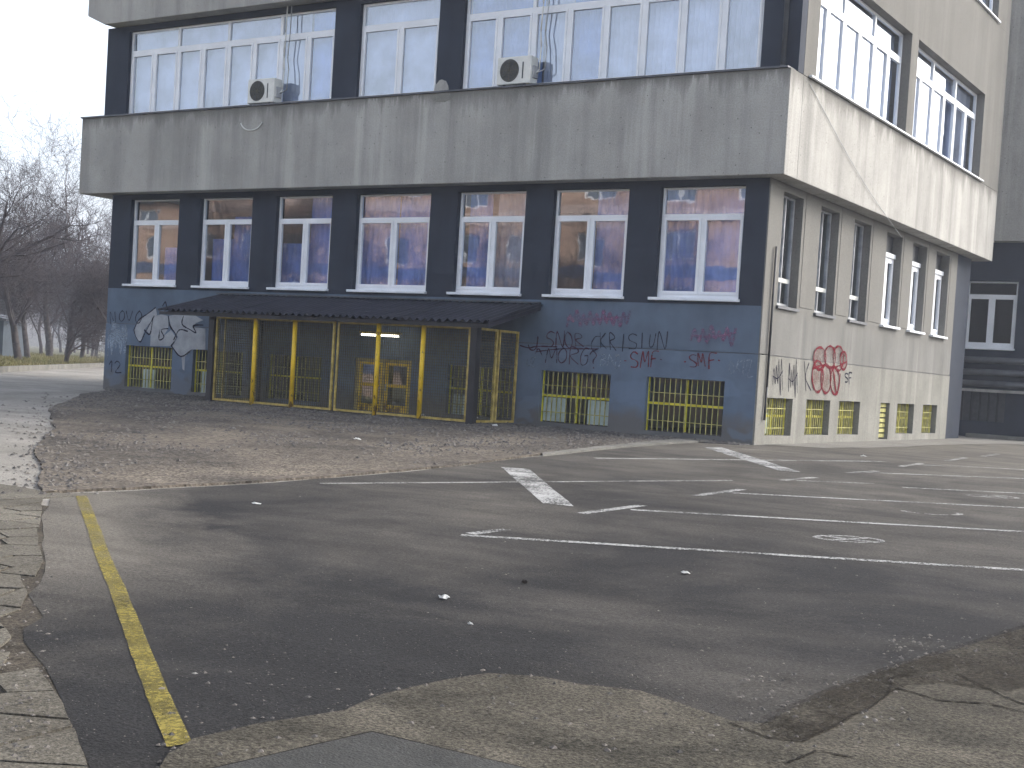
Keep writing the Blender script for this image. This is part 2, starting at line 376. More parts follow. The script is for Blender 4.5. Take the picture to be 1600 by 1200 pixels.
# dirt and crack ribbons
def ribbon(pts, w, seed):
    rnd = random.Random(seed); L = []; R_ = []
    for i, p in enumerate(pts):
        a = Vector(pts[max(0, i-1)]); b = Vector(pts[min(len(pts)-1, i+1)]); d = (b-a).normalized(); n = Vector((-d.y, d.x)); ww = w*(.3+rnd.random()*1.1)
        if i in (0, len(pts)-1): ww = .004
        L.append(tuple(Vector(p)+n*ww)); R_.append(tuple(Vector(p)-n*ww))
    return L + R_[::-1]
for k_, (pp, w_) in enumerate([
    ([(1140,1140),(1200,1165),(1250,1172),(1300,1150),(1345,1125),(1385,1095),(1392,1070),(1430,1060)], .006),
    ([(1395,1085),(1460,1105),(1540,1110),(1610,1125)], .008),
    ([(1220,1205),(1262,1185),(1330,1196)], .006),
    ([(1440,1056),(1500,1065),(1560,1098),(1620,1118)], .006)]):
    q = rough([gp(*z) for z in pp], .022, .035, 20+k_, False)
    sheet('crack', ribbon(q, w_, k_), .034, M['crack'], tan_o)
ds_px = [(1175,1142),(1240,1116),(1290,1090),(1360,1062),(1400,1048),(1500,1018),(1600,986),(1680,960),(1690,1060),(1610,1085),(1560,1092),(1480,1078),(1420,1082),(1395,1095),(1370,1118),(1310,1150),(1255,1172),(1210,1164)]
sheet('dirt_strip', rough([gp(*q) for q in ds_px], .06, .025, 61), .036, m_road_paint('damp_dirt', (.030, .026, .021), .40, .64), None)
# cracked slabs of old asphalt on the left: separate pieces with open joints over dark dirt
crk = [(66,800),(62,840),(68,880),(46,930),(62,968),(40,985),(28,1006),(58,1042),(92,1087),(118,1140),(148,1232),(-160,1240),(-160,800),(-60,775)]
crkp = [gp(*q) for q in crk]
bedp = [tuple(Vector(q)+Vector((.25, .35))) if i < 11 else q for i, q in enumerate(crkp)]
dirt_o = sheet('crack_bed', bedp, .003, M['crack_dirt'])
def clip(poly, n, d):
    out = []
    for i in range(len(poly)):
        a, b = poly[i], poly[(i+1) % len(poly)]; da = a.dot(n)-d; db = b.dot(n)-d
        if da <= 0: out.append(a)
        if da*db < 0: out.append(a+(b-a)*(da/(da-db)))
    return out
def inside(p, poly):
    c = False; j = len(poly)-1
    for i in range(len(poly)):
        if (poly[i][1] > p[1]) != (poly[j][1] > p[1]) and p[0] < (poly[j][0]-poly[i][0])*(p[1]-poly[i][1])/(poly[j][1]-poly[i][1])+poly[i][0]: c = not c
        j = i
    return c
rnd = random.Random(11)
xs = [q[0] for q in crkp]; ys = [q[1] for q in crkp]; seeds = []
while len(seeds) < 110:
    p = (rnd.uniform(min(xs), max(xs)), rnd.uniform(min(ys), max(ys)))
    if inside(p, crkp) and all((Vector(p)-Vector(q)).length > .30 for q in seeds): seeds.append(p)
    elif rnd.random() < .00002: break
for i, s0 in enumerate(seeds):
    s0 = Vector(s0); poly = [s0+Vector(q) for q in ((-.9,-.9),(.9,-.9),(.9,.9),(-.9,.9))]
    for j, s1 in enumerate(seeds):
        if i == j: continue
        s1 = Vector(s1); n = (s1-s0); L = n.length
        if L > 2.4: continue
        n /= L; poly = clip(poly, n, n.dot((s0+s1)/2)-.006-.016*rnd.random())
        if len(poly) < 3: break
    if len(poly) < 3: continue
    for e in range(10):
        a = Vector(crkp[e]); b = Vector(crkp[e+1]); d = (b-a).normalized(); n = Vector((-d.y, d.x)); n = n if n.y > 0 else -n
        tt = (s0-a).dot(d)
        if -.5 < tt < (b-a).length+.5 and len(poly) > 2: poly = clip(poly, n, n.dot(a)-.01)
    if len(poly) < 3: continue
    pts = rough([tuple(v) for v in poly], .05, .014, 50)
    sheet('asphalt_slab', pts, .010+.006*rnd.random(), M['slab_asphalt'], dirt_o, .012)
# gravel forecourt in front of the building
grv = [(62,772),(70,738),(52,705),(84,668),(78,640),(130,617),(165,612)]
grv_t = [fp(166,611)[0], 0]
gpoly = [gp(*q) for q in grv] + [(-17.3, .0), (-.02, .0), (-.02, -.5)] + [gp(*q) for q in [(1060,690),(1000,695),(920,703),(830,713),(720,728),(560,743),(400,755),(200,766),(110,770)]]
gravel_o = sheet('gravel_forecourt', rough(gpoly, .12, .07, 9), .026, M['gravel'], None, .03)
ker = [gp(*q) for q in [(850,711),(930,701),(1000,694),(1100,687),(1168,683)]]; ker2 = [gp(*q) for q in [(1169,689),(1100,692),(1000,698),(930,705),(850,714)]]
sheet('concrete_apron', rough(ker+ker2, .2, .04, 13), .036, M['apron'], None, .05)
# pale pavement strip along the side wall
sw = rough([(.0, .5), (.9, 1.2), (1.3, 4), (1.2, 8), (1.6, 12.4), (6, 15.5), (6, 16.9), (-.2, 16.9), (-.2, 12.7), (.0, 12.6)], .5, .12, 31)
sheet('side_pavement', sw, .012, m_asphalt('dusty_pavement', (.15, .145, .13), (.21, .2, .18), .3, .7, .4), None)
def pebbles(name, pts, rmin, rmax, seed, mat, kind='stuff'):
    rnd = random.Random(seed); mb = MB()
    for x, y, z in pts:
        r = rmin+(rmax-rmin)*rnd.random()**2.5; n = len(mb.v); a = rnd.random()*6.3
        e = [(cos(a+k*pi/2)*r*rnd.uniform(.7, 1.25), sin(a+k*pi/2)*r*rnd.uniform(.7, 1.25)) for k in range(4)]
        mb.v += [(x, y, z+r*rnd.uniform(.45, .9))]+[(x+q[0], y+q[1], z+r*.15) for q in e]
        mb.f += [(n, n+1, n+2), (n, n+2, n+3), (n, n+3, n+4), (n, n+4, n+1)]
    o = mb.build(name, mat, fix=False); tag(o, kind=kind); return o
rnd = random.Random(5); pts = []
gx = [q[0] for q in gpoly]; gy = [q[1] for q in gpoly]
while len(pts) < 16000:
    p = (rnd.uniform(min(gx), max(gx)), rnd.uniform(min(gy), 0))
    if rnd.random() < .02:
        q = gp(rnd.gauss(85, 38), rnd.uniform(615, 775)); pts.append((q[0], q[1], gz(*q)+(.024 if inside(q, gpoly) else .002)))
    if inside(p, gpoly) and noise.noise(Vector((p[0]*.7, p[1]*.7, 1)))+.35+.08*(p[1]+5) > rnd.random()*.9-.2: pts.append((p[0], p[1], gz(*p)+.024))
gv = pebbles('gravel', pts, .010, .042, 6, M['stone']); tag(gv, 'loose grey and brown gravel spread before the entrance', 'gravel')
pts = []
while len(pts) < 600:
    u = rnd.uniform(60, 1600); v = rnd.uniform(730, 1180); p = gp(u, v)
    if inside(p, lot) and not inside(p, fgp+[(4.2, -22), (16, -26)]): pts.append((p[0], p[1], gz(*p)+.005))
gv = pebbles('grit', pts, .003, .011, 8, M['stone']); tag(gv, 'scattered grit and small stones on the dark asphalt', 'grit')
pts = []
for (u0, u1, v0, v1, n) in ((1380, 1640, 1000, 1075, 420), (1150, 1420, 1060, 1180, 320), (250, 1130, 1060, 1200, 260), (0, 80, 800, 1200, 260)):
    for _ in range(n):
        p = gp(rnd.uniform(u0, u1), rnd.uniform(v0, v1)); pts.append((p[0], p[1], gz(*p)+.028))
for q in fgp:
    for _ in range(3): pts.append((q[0]+rnd.gauss(0, .05), q[1]+rnd.gauss(.02, .05), gz(*q)+.008))
gv = pebbles('rubble', pts, .003, .017, 9, M['stone']); tag(gv, 'crumbled bits of asphalt along the broken edges', 'rubble')

# painted markings, children of the car park
def mark(name, poly, mat, label=None, off=.011, wear=.012, seed=1):
    o = sheet(name, rough(poly, .12, wear, seed), off, mat, lot_o)
    return tag(o, label)
def line(p0, p1, w, mat, name='parking_line', seed=1, px=True):
    a = Vector(gp(*p0) if px else p0); b = Vector(gp(*p1) if px else p1); d = (b-a).normalized(); n = Vector((-d.y, d.x))*w/2
    return mark(name, [tuple(a+n), tuple(b+n), tuple(b-n), tuple(a-n)], mat, None, .011, .008, seed)
for i, (a, b, w_) in enumerate([((720,838),(1700,899),.10), ((985,798),(1700,838),.10), ((1130,771),(1700,800),.10), ((1245,752),(1365,757),.10), ((1410,763),(1700,777),.12),
        ((1345,739),(1700,753),.13), ((1428,727),(1700,740),.14), ((930,717),(1380,722),.14)]):
    line(a, b, w_, M['line'] if i < 3 else M['line_worn'], seed=i)
for i, (a, b) in enumerate([((735,836),(792,829)), ((908,804),(1003,791)), ((1086,776),(1160,766)), ((1222,752),(1275,747)), ((1325,740),(1370,737)), ((1408,730),(1440,725)), ((1480,721),(1510,716)), ((1535,714),(1560,710))]):
    line(a, b, .11, M['line'] if i < 3 else M['line_worn'], seed=30+i)
line((500,757), (1145,752), .09, M['line_worn'], 'old_line', 41)
mark('marking_bar', [gp(*q) for q in ((783,731),(826,734),(897,793),(848,788))], M['line'], 'broad white bar near the gravel edge', seed=51)
mark('marking_bar', [gp(*q) for q in ((1100,700),(1128,700),(1252,739),(1215,736))], M['line'], 'long white bar nearest the building corner', seed=52)
mark('yellow_line', [gp(*q) for q in ((118,777),(135,776),(298,1165),(258,1172))], M['yline'], 'faded yellow line running towards the viewer', seed=53, wear=.008)
def symbol(u, v, r, mat, full=True):
    c = Vector(gp(u, v)); ax = (Vector(gp(u+20, v+1))-c).normalized(); ay = Vector((-ax.y, ax.x)); mb = MB()
    def q(x, y): p = c+ax*x+ay*y*.68; return (p.x, p.y, gz(p.x, p.y)+.0115)
    N = 40
    for i in range(N):
        t0, t1 = 2*pi*i/N, 2*pi*(i+1)/N
        if abs(abs(cos((t0+t1)/2))-.5) < .07: continue
        if not full and sin(t0) > .2: continue
        mb.face(q(r*cos(t0), r*sin(t0)), q(r*cos(t1), r*sin(t1)), q(r*.8*cos(t1), r*.8*sin(t1)), q(r*.8*cos(t0), r*.8*sin(t0)))
    if full:
        for s in (1, -1):
            d = Vector((.7, .7*s)); n = Vector((-d.y, d.x))*.1*r/.7
            for a, b in ((-.78, -.08), (.08, .78)):
                P = [d*(a*r)/.99+n, d*(b*r)/.99+n, d*(b*r)/.99-n, d*(a*r)/.99-n]
                mb.face(*[q(k.x, k.y) for k in P])
    o = mb.build('stencil_mark', mat, lot_o, fix=False); return o
tag(symbol(1326, 844, .31, M['line']), 'round white stencil with a cross in the nearest bay')
tag(symbol(1455, 802, .33, M['line_worn'], False), 'half worn away round stencil in the second bay')
tag(symbol(1550, 777, .33, M['line_worn']), 'worn round stencil in the third bay')

# ------------------------------------------------------------------ the school
B = empty('school_building', (-8.5, 6, 0), 'three-storey grey concrete school building with projecting bands and white windows', 'building')
def fmap(y=0.0): return lambda u, v, d: (u, y+d, v)
def smap(x=0.0): return lambda u, v, d: (x-d, u, v)
def wall(name, m, u0, u1, v0, v1, holes, th, mat, parent):
    us = sorted({u0, u1, *[h[0] for h in holes], *[h[1] for h in holes]}); vs = sorted({v0, v1, *[h[2] for h in holes], *[h[3] for h in holes]})
    us = [u for u in us if u0 <= u <= u1]; vs = [v for v in vs if v0 <= v <= v1]
    def solid(i, j):
        if i < 0 or j < 0 or i >= len(us)-1 or j >= len(vs)-1: return False
        cu, cv = (us[i]+us[i+1])/2, (vs[j]+vs[j+1])/2
        return not any(h[0] < cu < h[1] and h[2] < cv < h[3] for h in holes)
    mb = MB(); idx = {}
    def V(i, j, k):
        if (i, j, k) not in idx: idx[(i, j, k)] = len(mb.v); mb.v.append(m(us[i], vs[j], th*k))
        return idx[(i, j, k)]
    for i in range(len(us)-1):
        for j in range(len(vs)-1):
            if not solid(i, j): continue
            mb.f.append((V(i,j,0), V(i+1,j,0), V(i+1,j+1,0), V(i,j+1,0))); mb.f.append((V(i,j,1), V(i,j+1,1), V(i+1,j+1,1), V(i+1,j,1)))
            for (di, dj, a, b) in ((-1,0,(i,j),(i,j+1)), (1,0,(i+1,j),(i+1,j+1)), (0,-1,(i,j),(i+1,j)), (0,1,(i,j+1),(i+1,j+1))):
                if not solid(i+di, j+dj): mb.f.append((V(*a,0), V(*b,0), V(*b,1), V(*a,1)))
    return mb.build(name, mat, parent)
RW = random.Random(77)
def mbox(mb, m, u0, u1, v0, v1, d0, d1):
    a = m(u0, v0, d0); b = m(u1, v1, d1); mb.box([min(x, y) for x, y in zip(a, b)], [max(x, y) for x, y in zip(a, b)])
def pane(m, u0, u1, v0, v1, d, mat, parent):
    j = [RW.uniform(-.0025, .0025)*(u1-u0+.3) for _ in range(4)]; mb = MB()
    mb.v += [m(u0, v0, d+j[0]), m(u1, v0, d+j[1]), m(u1, v1, d+j[1]+j[3]-j[0]), m(u0, v1, d+j[3])]
    mb.f = [(0,1,2,3)]
    return mb.build('pane', mat, parent)
def drape(name, m, u0, u1, v0, v1, d, mat, parent, fold=.11, amp=.03, slat=False):
    mb = MB(); n = max(6, int((u1-u0)/.025)); ph = RW.random()*6
    for i in range(n+1):
        u = u0+(u1-u0)*i/n
        if slat: dd = d + amp*((u/fold+ph) % 1.0)
        else: dd = d + amp*(sin(u*2*pi/fold+ph)+.5*sin(u*2*pi/(fold*2.3)+2*ph))
        mb.v += [m(u, v0, dd), m(u, (v0+v1)/2, dd*1.0), m(u, v1, d+(dd-d)*.6)]
    for i in range(n):
        for k in range(2): mb.f.append((3*i+k, 3*i+3+k, 3*i+4+k, 3*i+1+k))
    return mb.build(name, mat, parent, smooth=not slat, fix=False)
def window(parent, m, u0, u1, v0, v1, rec, divs=(), tr=None, tdivs=(), fw=.055, sash=.05, mull=.05, glass='glass', frame='white', sill=None, sashes=True, label=None, bottom=None, skip=()):
    """frame mesh with sashes, panes and sill as its children"""
    fb = bottom or fw; mb = MB(); d0, d1 = rec, rec+.075
    mbox(mb, m, u0, u0+fw, v0, v1, d0, d1); mbox(mb, m, u1-fw, u1, v0, v1, d0, d1)
    mbox(mb, m, u0+fw, u1-fw, v0, v0+fb, d0, d1); mbox(mb, m, u0+fw, u1-fw, v1-fw*.7, v1, d0, d1)
    top = v1-fw*.7
    if tr: mbox(mb, m, u0+fw, u1-fw, tr-mull*.6, tr+mull*.6, d0-.004, d1); lo_top = tr-mull*.6
    else: lo_top = top
    for u in divs: mbox(mb, m, u-mull/2, u+mull/2, v0+fb, lo_top, d0-.002, d1)
    if tr:
        for u in tdivs: mbox(mb, m, u-mull/2, u+mull/2, tr+mull*.6, top, d0-.002, d1)
    w = mb.build('window', M[frame], parent, bevel=.006); tag(w, label)
    e = [u0+fw]+[x for u in divs for x in (u-mull/2, u+mull/2)]+[u1-fw]
    for i in range(0, len(e), 2):
        a, b = e[i], e[i+1]; lo = v0+fb
        if sashes:
            s = MB(); q = sash
            mbox(s, m, a, a+q, lo, lo_top, d0-.012, d0+.05); mbox(s, m, b-q, b, lo, lo_top, d0-.012, d0+.05)
            mbox(s, m, a+q, b-q, lo, lo+q, d0-.012, d0+.05); mbox(s, m, a+q, b-q, lo_top-q, lo_top, d0-.012, d0+.05)
            s.build('sash', M[frame], w); pane(m, a+q, b-q, lo+q, lo_top-q, d0+.025, M[glass], w)
        else: pane(m, a, b, lo, lo_top, d0+.03, M[glass], w)
    if tr:
        e = [u0+fw]+[x for u in tdivs for x in (u-mull/2, u+mull/2)]+[u1-fw]
        for i in range(0, len(e), 2): pane(m, e[i], e[i+1], tr+mull*.6, top, d0+.03, M[glass], w)
    if sill:
        s = MB(); mbox(s, m, u0-.09, u1+.03, v0-.055, v0-.002, -.09, rec+.05); s.build('sill', M[sill], w, bevel=.006)
    return w

ZS, ZT, ZP, ZJ, ZFB, ZFT = 2.56, 4.62, 2.45, 1.585, 4.745, 6.6
XL = -17.34
fx = [(-16.66,-14.98),(-14.28,-12.60),(-11.87,-10.22),(-9.52,-7.53),(-6.84,-5.17),(-4.52,-2.84),(-2.17,-.46)]
# ground storey, front
wall('wall', fmap(), XL, -.003, ZP, ZFB, [(a, b, ZS-.06, ZT) for a, b in fx], .26, M['dark_paint'], B)
bw = [(-16.58,-14.95),(-14.26,-12.62),(-11.87,-10.25),(-6.84,-5.22),(-4.56,-2.98),(-2.21,-.61)]
door_h = (-9.32,-7.78,-.4,1.10)
wall('wall', fmap(), XL, -.003, ZJ+.008, ZP, [], .26, M['blue_paint_mid'], B)
wall('wall', fmap(-.012), XL, -.003, -.4, ZJ-.008, [(a, b, .05, 1.06) for a, b in bw]+[door_h], .27, M['blue_paint'], B)
MB().box((XL+.02, .03, ZJ-.009), (-.02, .2, ZJ+.009)).build('joint_filler', M['coping'], B)
# side, ground storey
sx = [(.70,1.69),(2.64,3.70),(4.63,5.70),(6.80,7.93),(8.78,9.92),(10.72,11.93)]
YS = 12.68
wall('wall', smap(), .262, YS, ZJ+.008, ZFB, [(a, b, 2.52, 4.60) for a, b in sx], .3, M['render_side'], B)
sb = [(.48,1.80),(2.53,3.88),(4.40,5.74),(7.16,7.82),(8.40,9.74),(10.47,11.72)]
wall('wall', smap(.012), .262, YS, -.4, ZJ-.008, [(a, b, .10 if b-a > .8 else -.02, .81) for a, b in sb], .31, M['plinth_side'], B)
MB().box((-.2, .3, ZJ-.009), (-.02, YS-.02, ZJ+.009)).build('joint_filler', M['coping'], B)
pl_ = MB().box((-.003, -.014, ZJ+.008), (.03, .46, ZFB)); pl_.build('corner_pilaster', M['render_side'], B, bevel=.01)
MB().box((-.003, -.014, -.4), (.04, .46, ZJ-.008)).build('corner_pilaster', M['plinth_side'], B, bevel=.01)
# piers between the side windows stand a little proud
for a, b in zip([(.46, .70)]+sx, sx+[(YS-.05, 0)]):
    u0, u1 = a[1]+.12, b[0]-.12
    if u1-u0 > .3: MB().box((.0005, u0, 2.56), (.010, u1, ZFB-.003)).build('pier', M['render_side'], B, bevel=.008)
# rear and left walls, floor slabs, inner rooms
MB().box((XL-.01, .265, -.4), (XL+.25, 14.4, 14)).build('wall', M['concrete_plain'], B)
MB().box((XL+.26, 14.1, -.4), (-.31, 14.4, 14)).build('wall', M['concrete_plain'], B)
MB().box((-.3, YS+.003, -.4), (-.02, 14.09, ZFB)).build('wall', M['dark_paint'], B)
for z0, z1 in ((1.62, 2.2), (ZFB+.003, 6.45), (8.95, 10.55), (13.2, 13.6)):
    MB().box((XL+.255, .30, z0), (-.32, 14.09, z1)).build('floor_slab', M['room'], B)
MB().box((-14.5, 4.2, -.35), (-4.2, 13.5, 1.615)).build('inner_wall', M['room'], B)
for z0, z1 in ((2.205, ZFB), (6.455, 8.945), (10.555, 13.19)): MB().box((-14.5, 4.2, z0), (-4.2, 13.5, z1)).build('inner_wall', M['room'], B)
# projecting concrete band above the ground storey
E_, O_, XF, YF = .39, -.34, -18.19, 14.63
def band(z0, z1, mat, y1=YF):
    return MB().prism([(XF, O_, z0), (E_, O_, z0), (E_, y1, z0), (XF, y1, z0)], (0, 0, z1-z0)).build('fascia', mat, B, bevel=.012)
# as a ring of four beams so that it is hollow behind
def band_ring(z0, z1, mat, chamf=0):
    f = MB(); z = z0
    if chamf: f.prism([(XF, O_, z0+chamf), (XF+.62, O_, z0), (E_, O_, z0), (E_, O_, z1), (XF, O_, z1)], (0, .62, 0))
    else: f.box((XF, O_, z0), (E_, .28, z1))
    f.build('fascia', mat, B, bevel=.012)
    MB().box((-.3, .283, z0+.001), (E_-.001, YF, z1)).build('fascia', mat, B, bevel=.012)
    MB().box((XF+.002, .283, z0+.001), (XL-.02, YF, z1)).build('fascia', mat, B)
band_ring(ZFB, ZFT, M['concrete'])
MB().box((XF-.03, O_-.035, ZFT+.002), (E_-.05, .05, ZFT+.035)).build('coping', M['coping'], B)
# upper storey, front
ZU0, ZU1 = 6.64, 8.73
XU = -17.8
gA, gB, gC = (-17.02,-10.42), (-9.72,-7.58), (-6.95,-.34)
wall('wall', fmap(), XU, E_-.004, 6.606, 8.86, [(a, b, ZU0, ZU1) for a, b in (gA, gB, gC)], .26, M['dark_paint'], B)
wall('wall', smap(E_), .265, YF-.2, 6.606, 10.78, [(.86,6.33,6.66,8.80), (6.82,12.64,6.66,8.80)], .3, M['concrete'], B)
wall('wall', smap(E_), YF-.197, YF, 6.606, 14, [], .3, M['concrete'], B)
f2 = MB().prism([(XF+.02, O_, 9.12), (XF+.64, O_, 8.865), (E_-.003, O_, 8.865), (E_-.003, O_, 10.78), (XF+.02, O_, 10.78)], (0, .6, 0)); f2.build('fascia', M['concrete_plain'], B, bevel=.012)
MB().box((E_-.30, O_+.001, 6.64), (E_, -.004, 6.65))
# third storey: plain bands and windows mostly above the view
wall('wall', fmap(.003), XU, E_-.004, 10.785, 14, [(a, b, 10.85, 12.95) for a, b in (gA, gB, gC)], .26, M['dark_paint'], B)
wall('wall', smap(E_), .267, YF-.2, 10.783, 14, [(.9,6.3,10.86,12.95), (6.9,10.4,10.86,12.95), (11.0,13.35,10.86,12.95)], .3, M['concrete'], B)
MB().box((XF, O_, 14.003), (E_+.02, YF+.02, 14.3)).build('roof', M['coping'], B)
# windows, front ground storey
cur = {0: [('curtain', .55, 1.0, 0., .45)], 1: [('curtain', .1, .5, 0, .55), ('curtain', .52, 1., 0, .8)], 2: [('curtain', .0, .5, 0, .5), ('curtain', .5, 1., 0, 1)],
       3: [('curtain', .0, .48, 0, 1), ('curtain', .5, 1., 0, 1)], 4: [('curtain', .08, .42, 0, 1), ('curtain_pale', .5, .98, 0, 1)], 5: [('curtain', .50, 1., 0, 1)], 6: [('curtain', .0, .5, 0, 1), ('curtain', .5, 1., 0, 1)]}
for i, (a, b) in enumerate(fx):
    w = window(B, fmap(), a, b, ZS, ZT, .11, [(a+b)/2-.02*(i % 2)], ZS+(ZT-ZS)*.745, [], .05, .055, .05, sill='sill', bottom=.075)
    for (mt, p0, p1, q0, q1) in cur[i]:
        drape('curtain', fmap(), a+(b-a)*p0, a+(b-a)*p1, ZS+.02, ZS+(ZT-ZS)*q1, .30, M[mt], w, .15, .022)
# windows, front upper storey
def upper(u0, u1, n, per, blinds, m=fmap(), z0=ZU0, z1=ZU1, rec=.09, tf=.755, mat='blind', fm='white'):
    dv = [u0+(u1-u0)*k/n for k in range(1, n)]; tv = [u0+(u1-u0)*k/n for k in range(per, n, per)]
    w = window(B, m, u0, u1, z0, z1, rec, dv, z0+(z1-z0)*tf, tv, .07, .045, .085, frame=fm)
    for (p0, p1, mt) in blinds:
        drape('blind', m, u0+(u1-u0)*p0, u0+(u1-u0)*p1, z0+.03, z1-.02, rec+.17, M[mt], w, .105, .045, True)
    return w
upper(*gA, 8, 2, [(0, .86, 'blind'), (.87, 1, 'blind_blue')])
upper(*gB, 2, 2, [(0, 1, 'blind')])
upper(*gC, 8, 2, [(0, .27, 'blind_blue'), (.28, .375, 'blind'), (.375, .5, 'blind_blue'), (.5, 1, 'blind')])
for g, n in ((gA, 8), (gB, 2), (gC, 8)): upper(*g, n, 2, [(0, 1, 'blind')], fmap(.003), 10.86, 12.94)
for (a, b, n) in ((.86,6.33,6), (6.82,12.64,6)):
    upper(a, b, n, 2, [(0, 1, 'blind')], smap(E_), 6.665, 8.795, .20, .74)
    s = MB(); mbox(s, smap(E_), a-.35 if a < 1 else a-.3, b+.25, 6.612, 6.650, -.07, -.003); s.build('window_sill', M['sill'], B, bevel=.006)
for (a, b, n) in ((.9,6.3,6), (6.9,10.4,4), (11.0,13.35,2)):
    upper(a, b, n, 2, [(0, 1, 'blind')], smap(E_), 10.865, 12.94, .16, .74)
    s = MB(); mbox(s, smap(E_), a-.08, b+.1, 10.80, 10.845, -.06, -.003); s.build('window_sill', M['sill'], B, bevel=.006)
# side ground-storey windows: three old grey ones, three newer white ones
for i, (a, b) in enumerate(sx):
    m = smap()
    if i < 3:
        w = window(B, m, a, b, 2.54, 4.59, .17, [(a+b)/2+.05], None, [], .05, .03, .045, 'old_glass', 'old_frame', sashes=False)
        s = MB(); mbox(s, m, a+.05, b-.05, 2.98, 3.06, .165, .235); s.build('transom', M['ac_white'], w)
        s = MB(); mbox(s, m, a-.04, b+.04, 2.46, 2.515, -.05, .2); s.build('sill', M['coping'], w)
        drape('curtain', m, a+.05, b-.05, 3.0, 4.5, .45, M['blind'], w, .2, .02)
    else:
        window(B, m, a, b, 2.55, 4.10, .17, [(a+b)/2], None, [], .07, .07, .06, sill='sill', bottom=.1)
        mb = MB(); mbox(mb, m, a, b, 4.10, 4.2, .13, .24); mb.build('lintel', M['white'], B)
        mb = MB(); mbox(mb, m, a, b, 4.2, 4.60, .22, .28); w2 = mb.build('panel', M['ac_dark'], B)
# basement windows with welded bars
barmesh = {}
def bars(w, m, u0, u1, v0, v1, d, step, mat, r=.009):
    n = int((u1-u0)/step)
    key = (round(v1-v0, 2), r)
    if key not in barmesh: barmesh[key] = MB().box((-r, -r, 0), (r, r, v1-v0)).mesh('bar', M[mat])
    for k in range(1, n):
        o = bpy.data.objects.new('bar', barmesh[key]); link(o, w); o.location = m(u0+(u1-u0)*k/n, v0, d)
def basement(m, u0, u1, v0, v1, rec, mat, boards=(), step=.105, cross=True, glass='dirty_glass'):
    mb = MB(); cu, cv = (u0+u1)/2, v0+(v1-v0)*.52; h = .022
    if cross:
        mbox(mb, m, cu-h, cu+h, v0+.02, v1-.02, rec-.02, rec+.02); mbox(mb, m, u0+.02, cu-h, cv-h, cv+h, rec-.02, rec+.02); mbox(mb, m, cu+h, u1-.02, cv-h, cv+h, rec-.02, rec+.02)
    mbox(mb, m, u0, u0+.02, v0, v1, rec-.02, rec+.02); mbox(mb, m, u1-.02, u1, v0, v1, rec-.02, rec+.02)
    w = mb.build('window', M[mat], B)
    bars(w, m, u0+.02, u1-.02, v0+.01, v1-.01, rec-.035, step, 'bar')
    r = MB()
    for q in (.2, .72): mbox(r, m, u0+.02, u1-.02, v0+(v1-v0)*q-.008, v0+(v1-v0)*q+.008, rec-.03-.012, rec-.03+.002)
    r.build('rail', M['bar'], w)
    pane(m, u0+.02, u1-.02, v0+.02, v1-.02, rec+.06, M[glass], w)
    for (p0, p1, q0, q1) in boards:
        bd = MB(); mbox(bd, m, u0+(u1-u0)*p0, u0+(u1-u0)*p1, v0+(v1-v0)*q0, v0+(v1-v0)*q1, rec+.01, rec+.03); bd.build('board', M['board'], w)
    return w
fm_ = fmap(-.012)
bds = {0: [(.30, .58, .0, .45)], 1: [(.1, .6, 0, .5)], 2: [], 3: [(.05, .35, 0, .4)], 4: [(.02, .34, .02, .48), (.66, .98, .02, .48)], 5: []}
for i, (a, b) in enumerate(bw): basement(fm_, a, b, .05, 1.06, .12, 'lime', bds[i])
for i, (a, b) in enumerate(sb):
    if b-a > .8: basement(smap(.012), a, b, .10, .81, .16, 'lime', [(.02, .45, .05, .6)] if i == 0 else [])
    else:
        mb = MB(); m = smap(.012); g = mb
        for k in range(7): mbox(g, m, a, b, .02+k*.115, .02+k*.115+.085, .08, .12)
        g.build('vent_grille', M['bar'], B)
# entrance door inside the porch
D = MB(); m = fmap()
for (u0, u1) in ((-9.32,-9.24), (-7.86,-7.78), (-8.59,-8.51)): mbox(D, m, u0, u1, -.09, 1.10, .04, .12)
mbox(D, m, -9.24, -7.86, 1.03, 1.10, .045, .115)
dr = D.build('door_frame', M['yellow_dull'], B)
for (u0, u1) in ((-9.24,-8.59), (-8.51,-7.86)):
    lf = MB(); mbox(lf, m, u0+.004, u0+.07, -.08, 1.02, .05, .10); mbox(lf, m, u1-.07, u1-.004, -.08, 1.02, .05, .10)
    mbox(lf, m, u0+.07, u1-.07, -.08, .12, .05, .10); mbox(lf, m, u0+.07, u1-.07, .50, .57, .05, .10); mbox(lf, m, u0+.07, u1-.07, .96, 1.02, .05, .10)
    o = lf.build('door', M['yellow'], B)
    pane(m, u0+.07, u1-.07, .12, .50, .07, M['old_glass'], o); pane(m, u0+.07, u1-.07, .57, .96, .07, M['old_glass'], o)
    hh = MB().tube(m(u1-.035 if u0 < -9 else u0+.035, .42, .03), m(u1-.035 if u0 < -9 else u0+.035, .56, .03), .011); hh.build('handle', M['ac_white'], o)
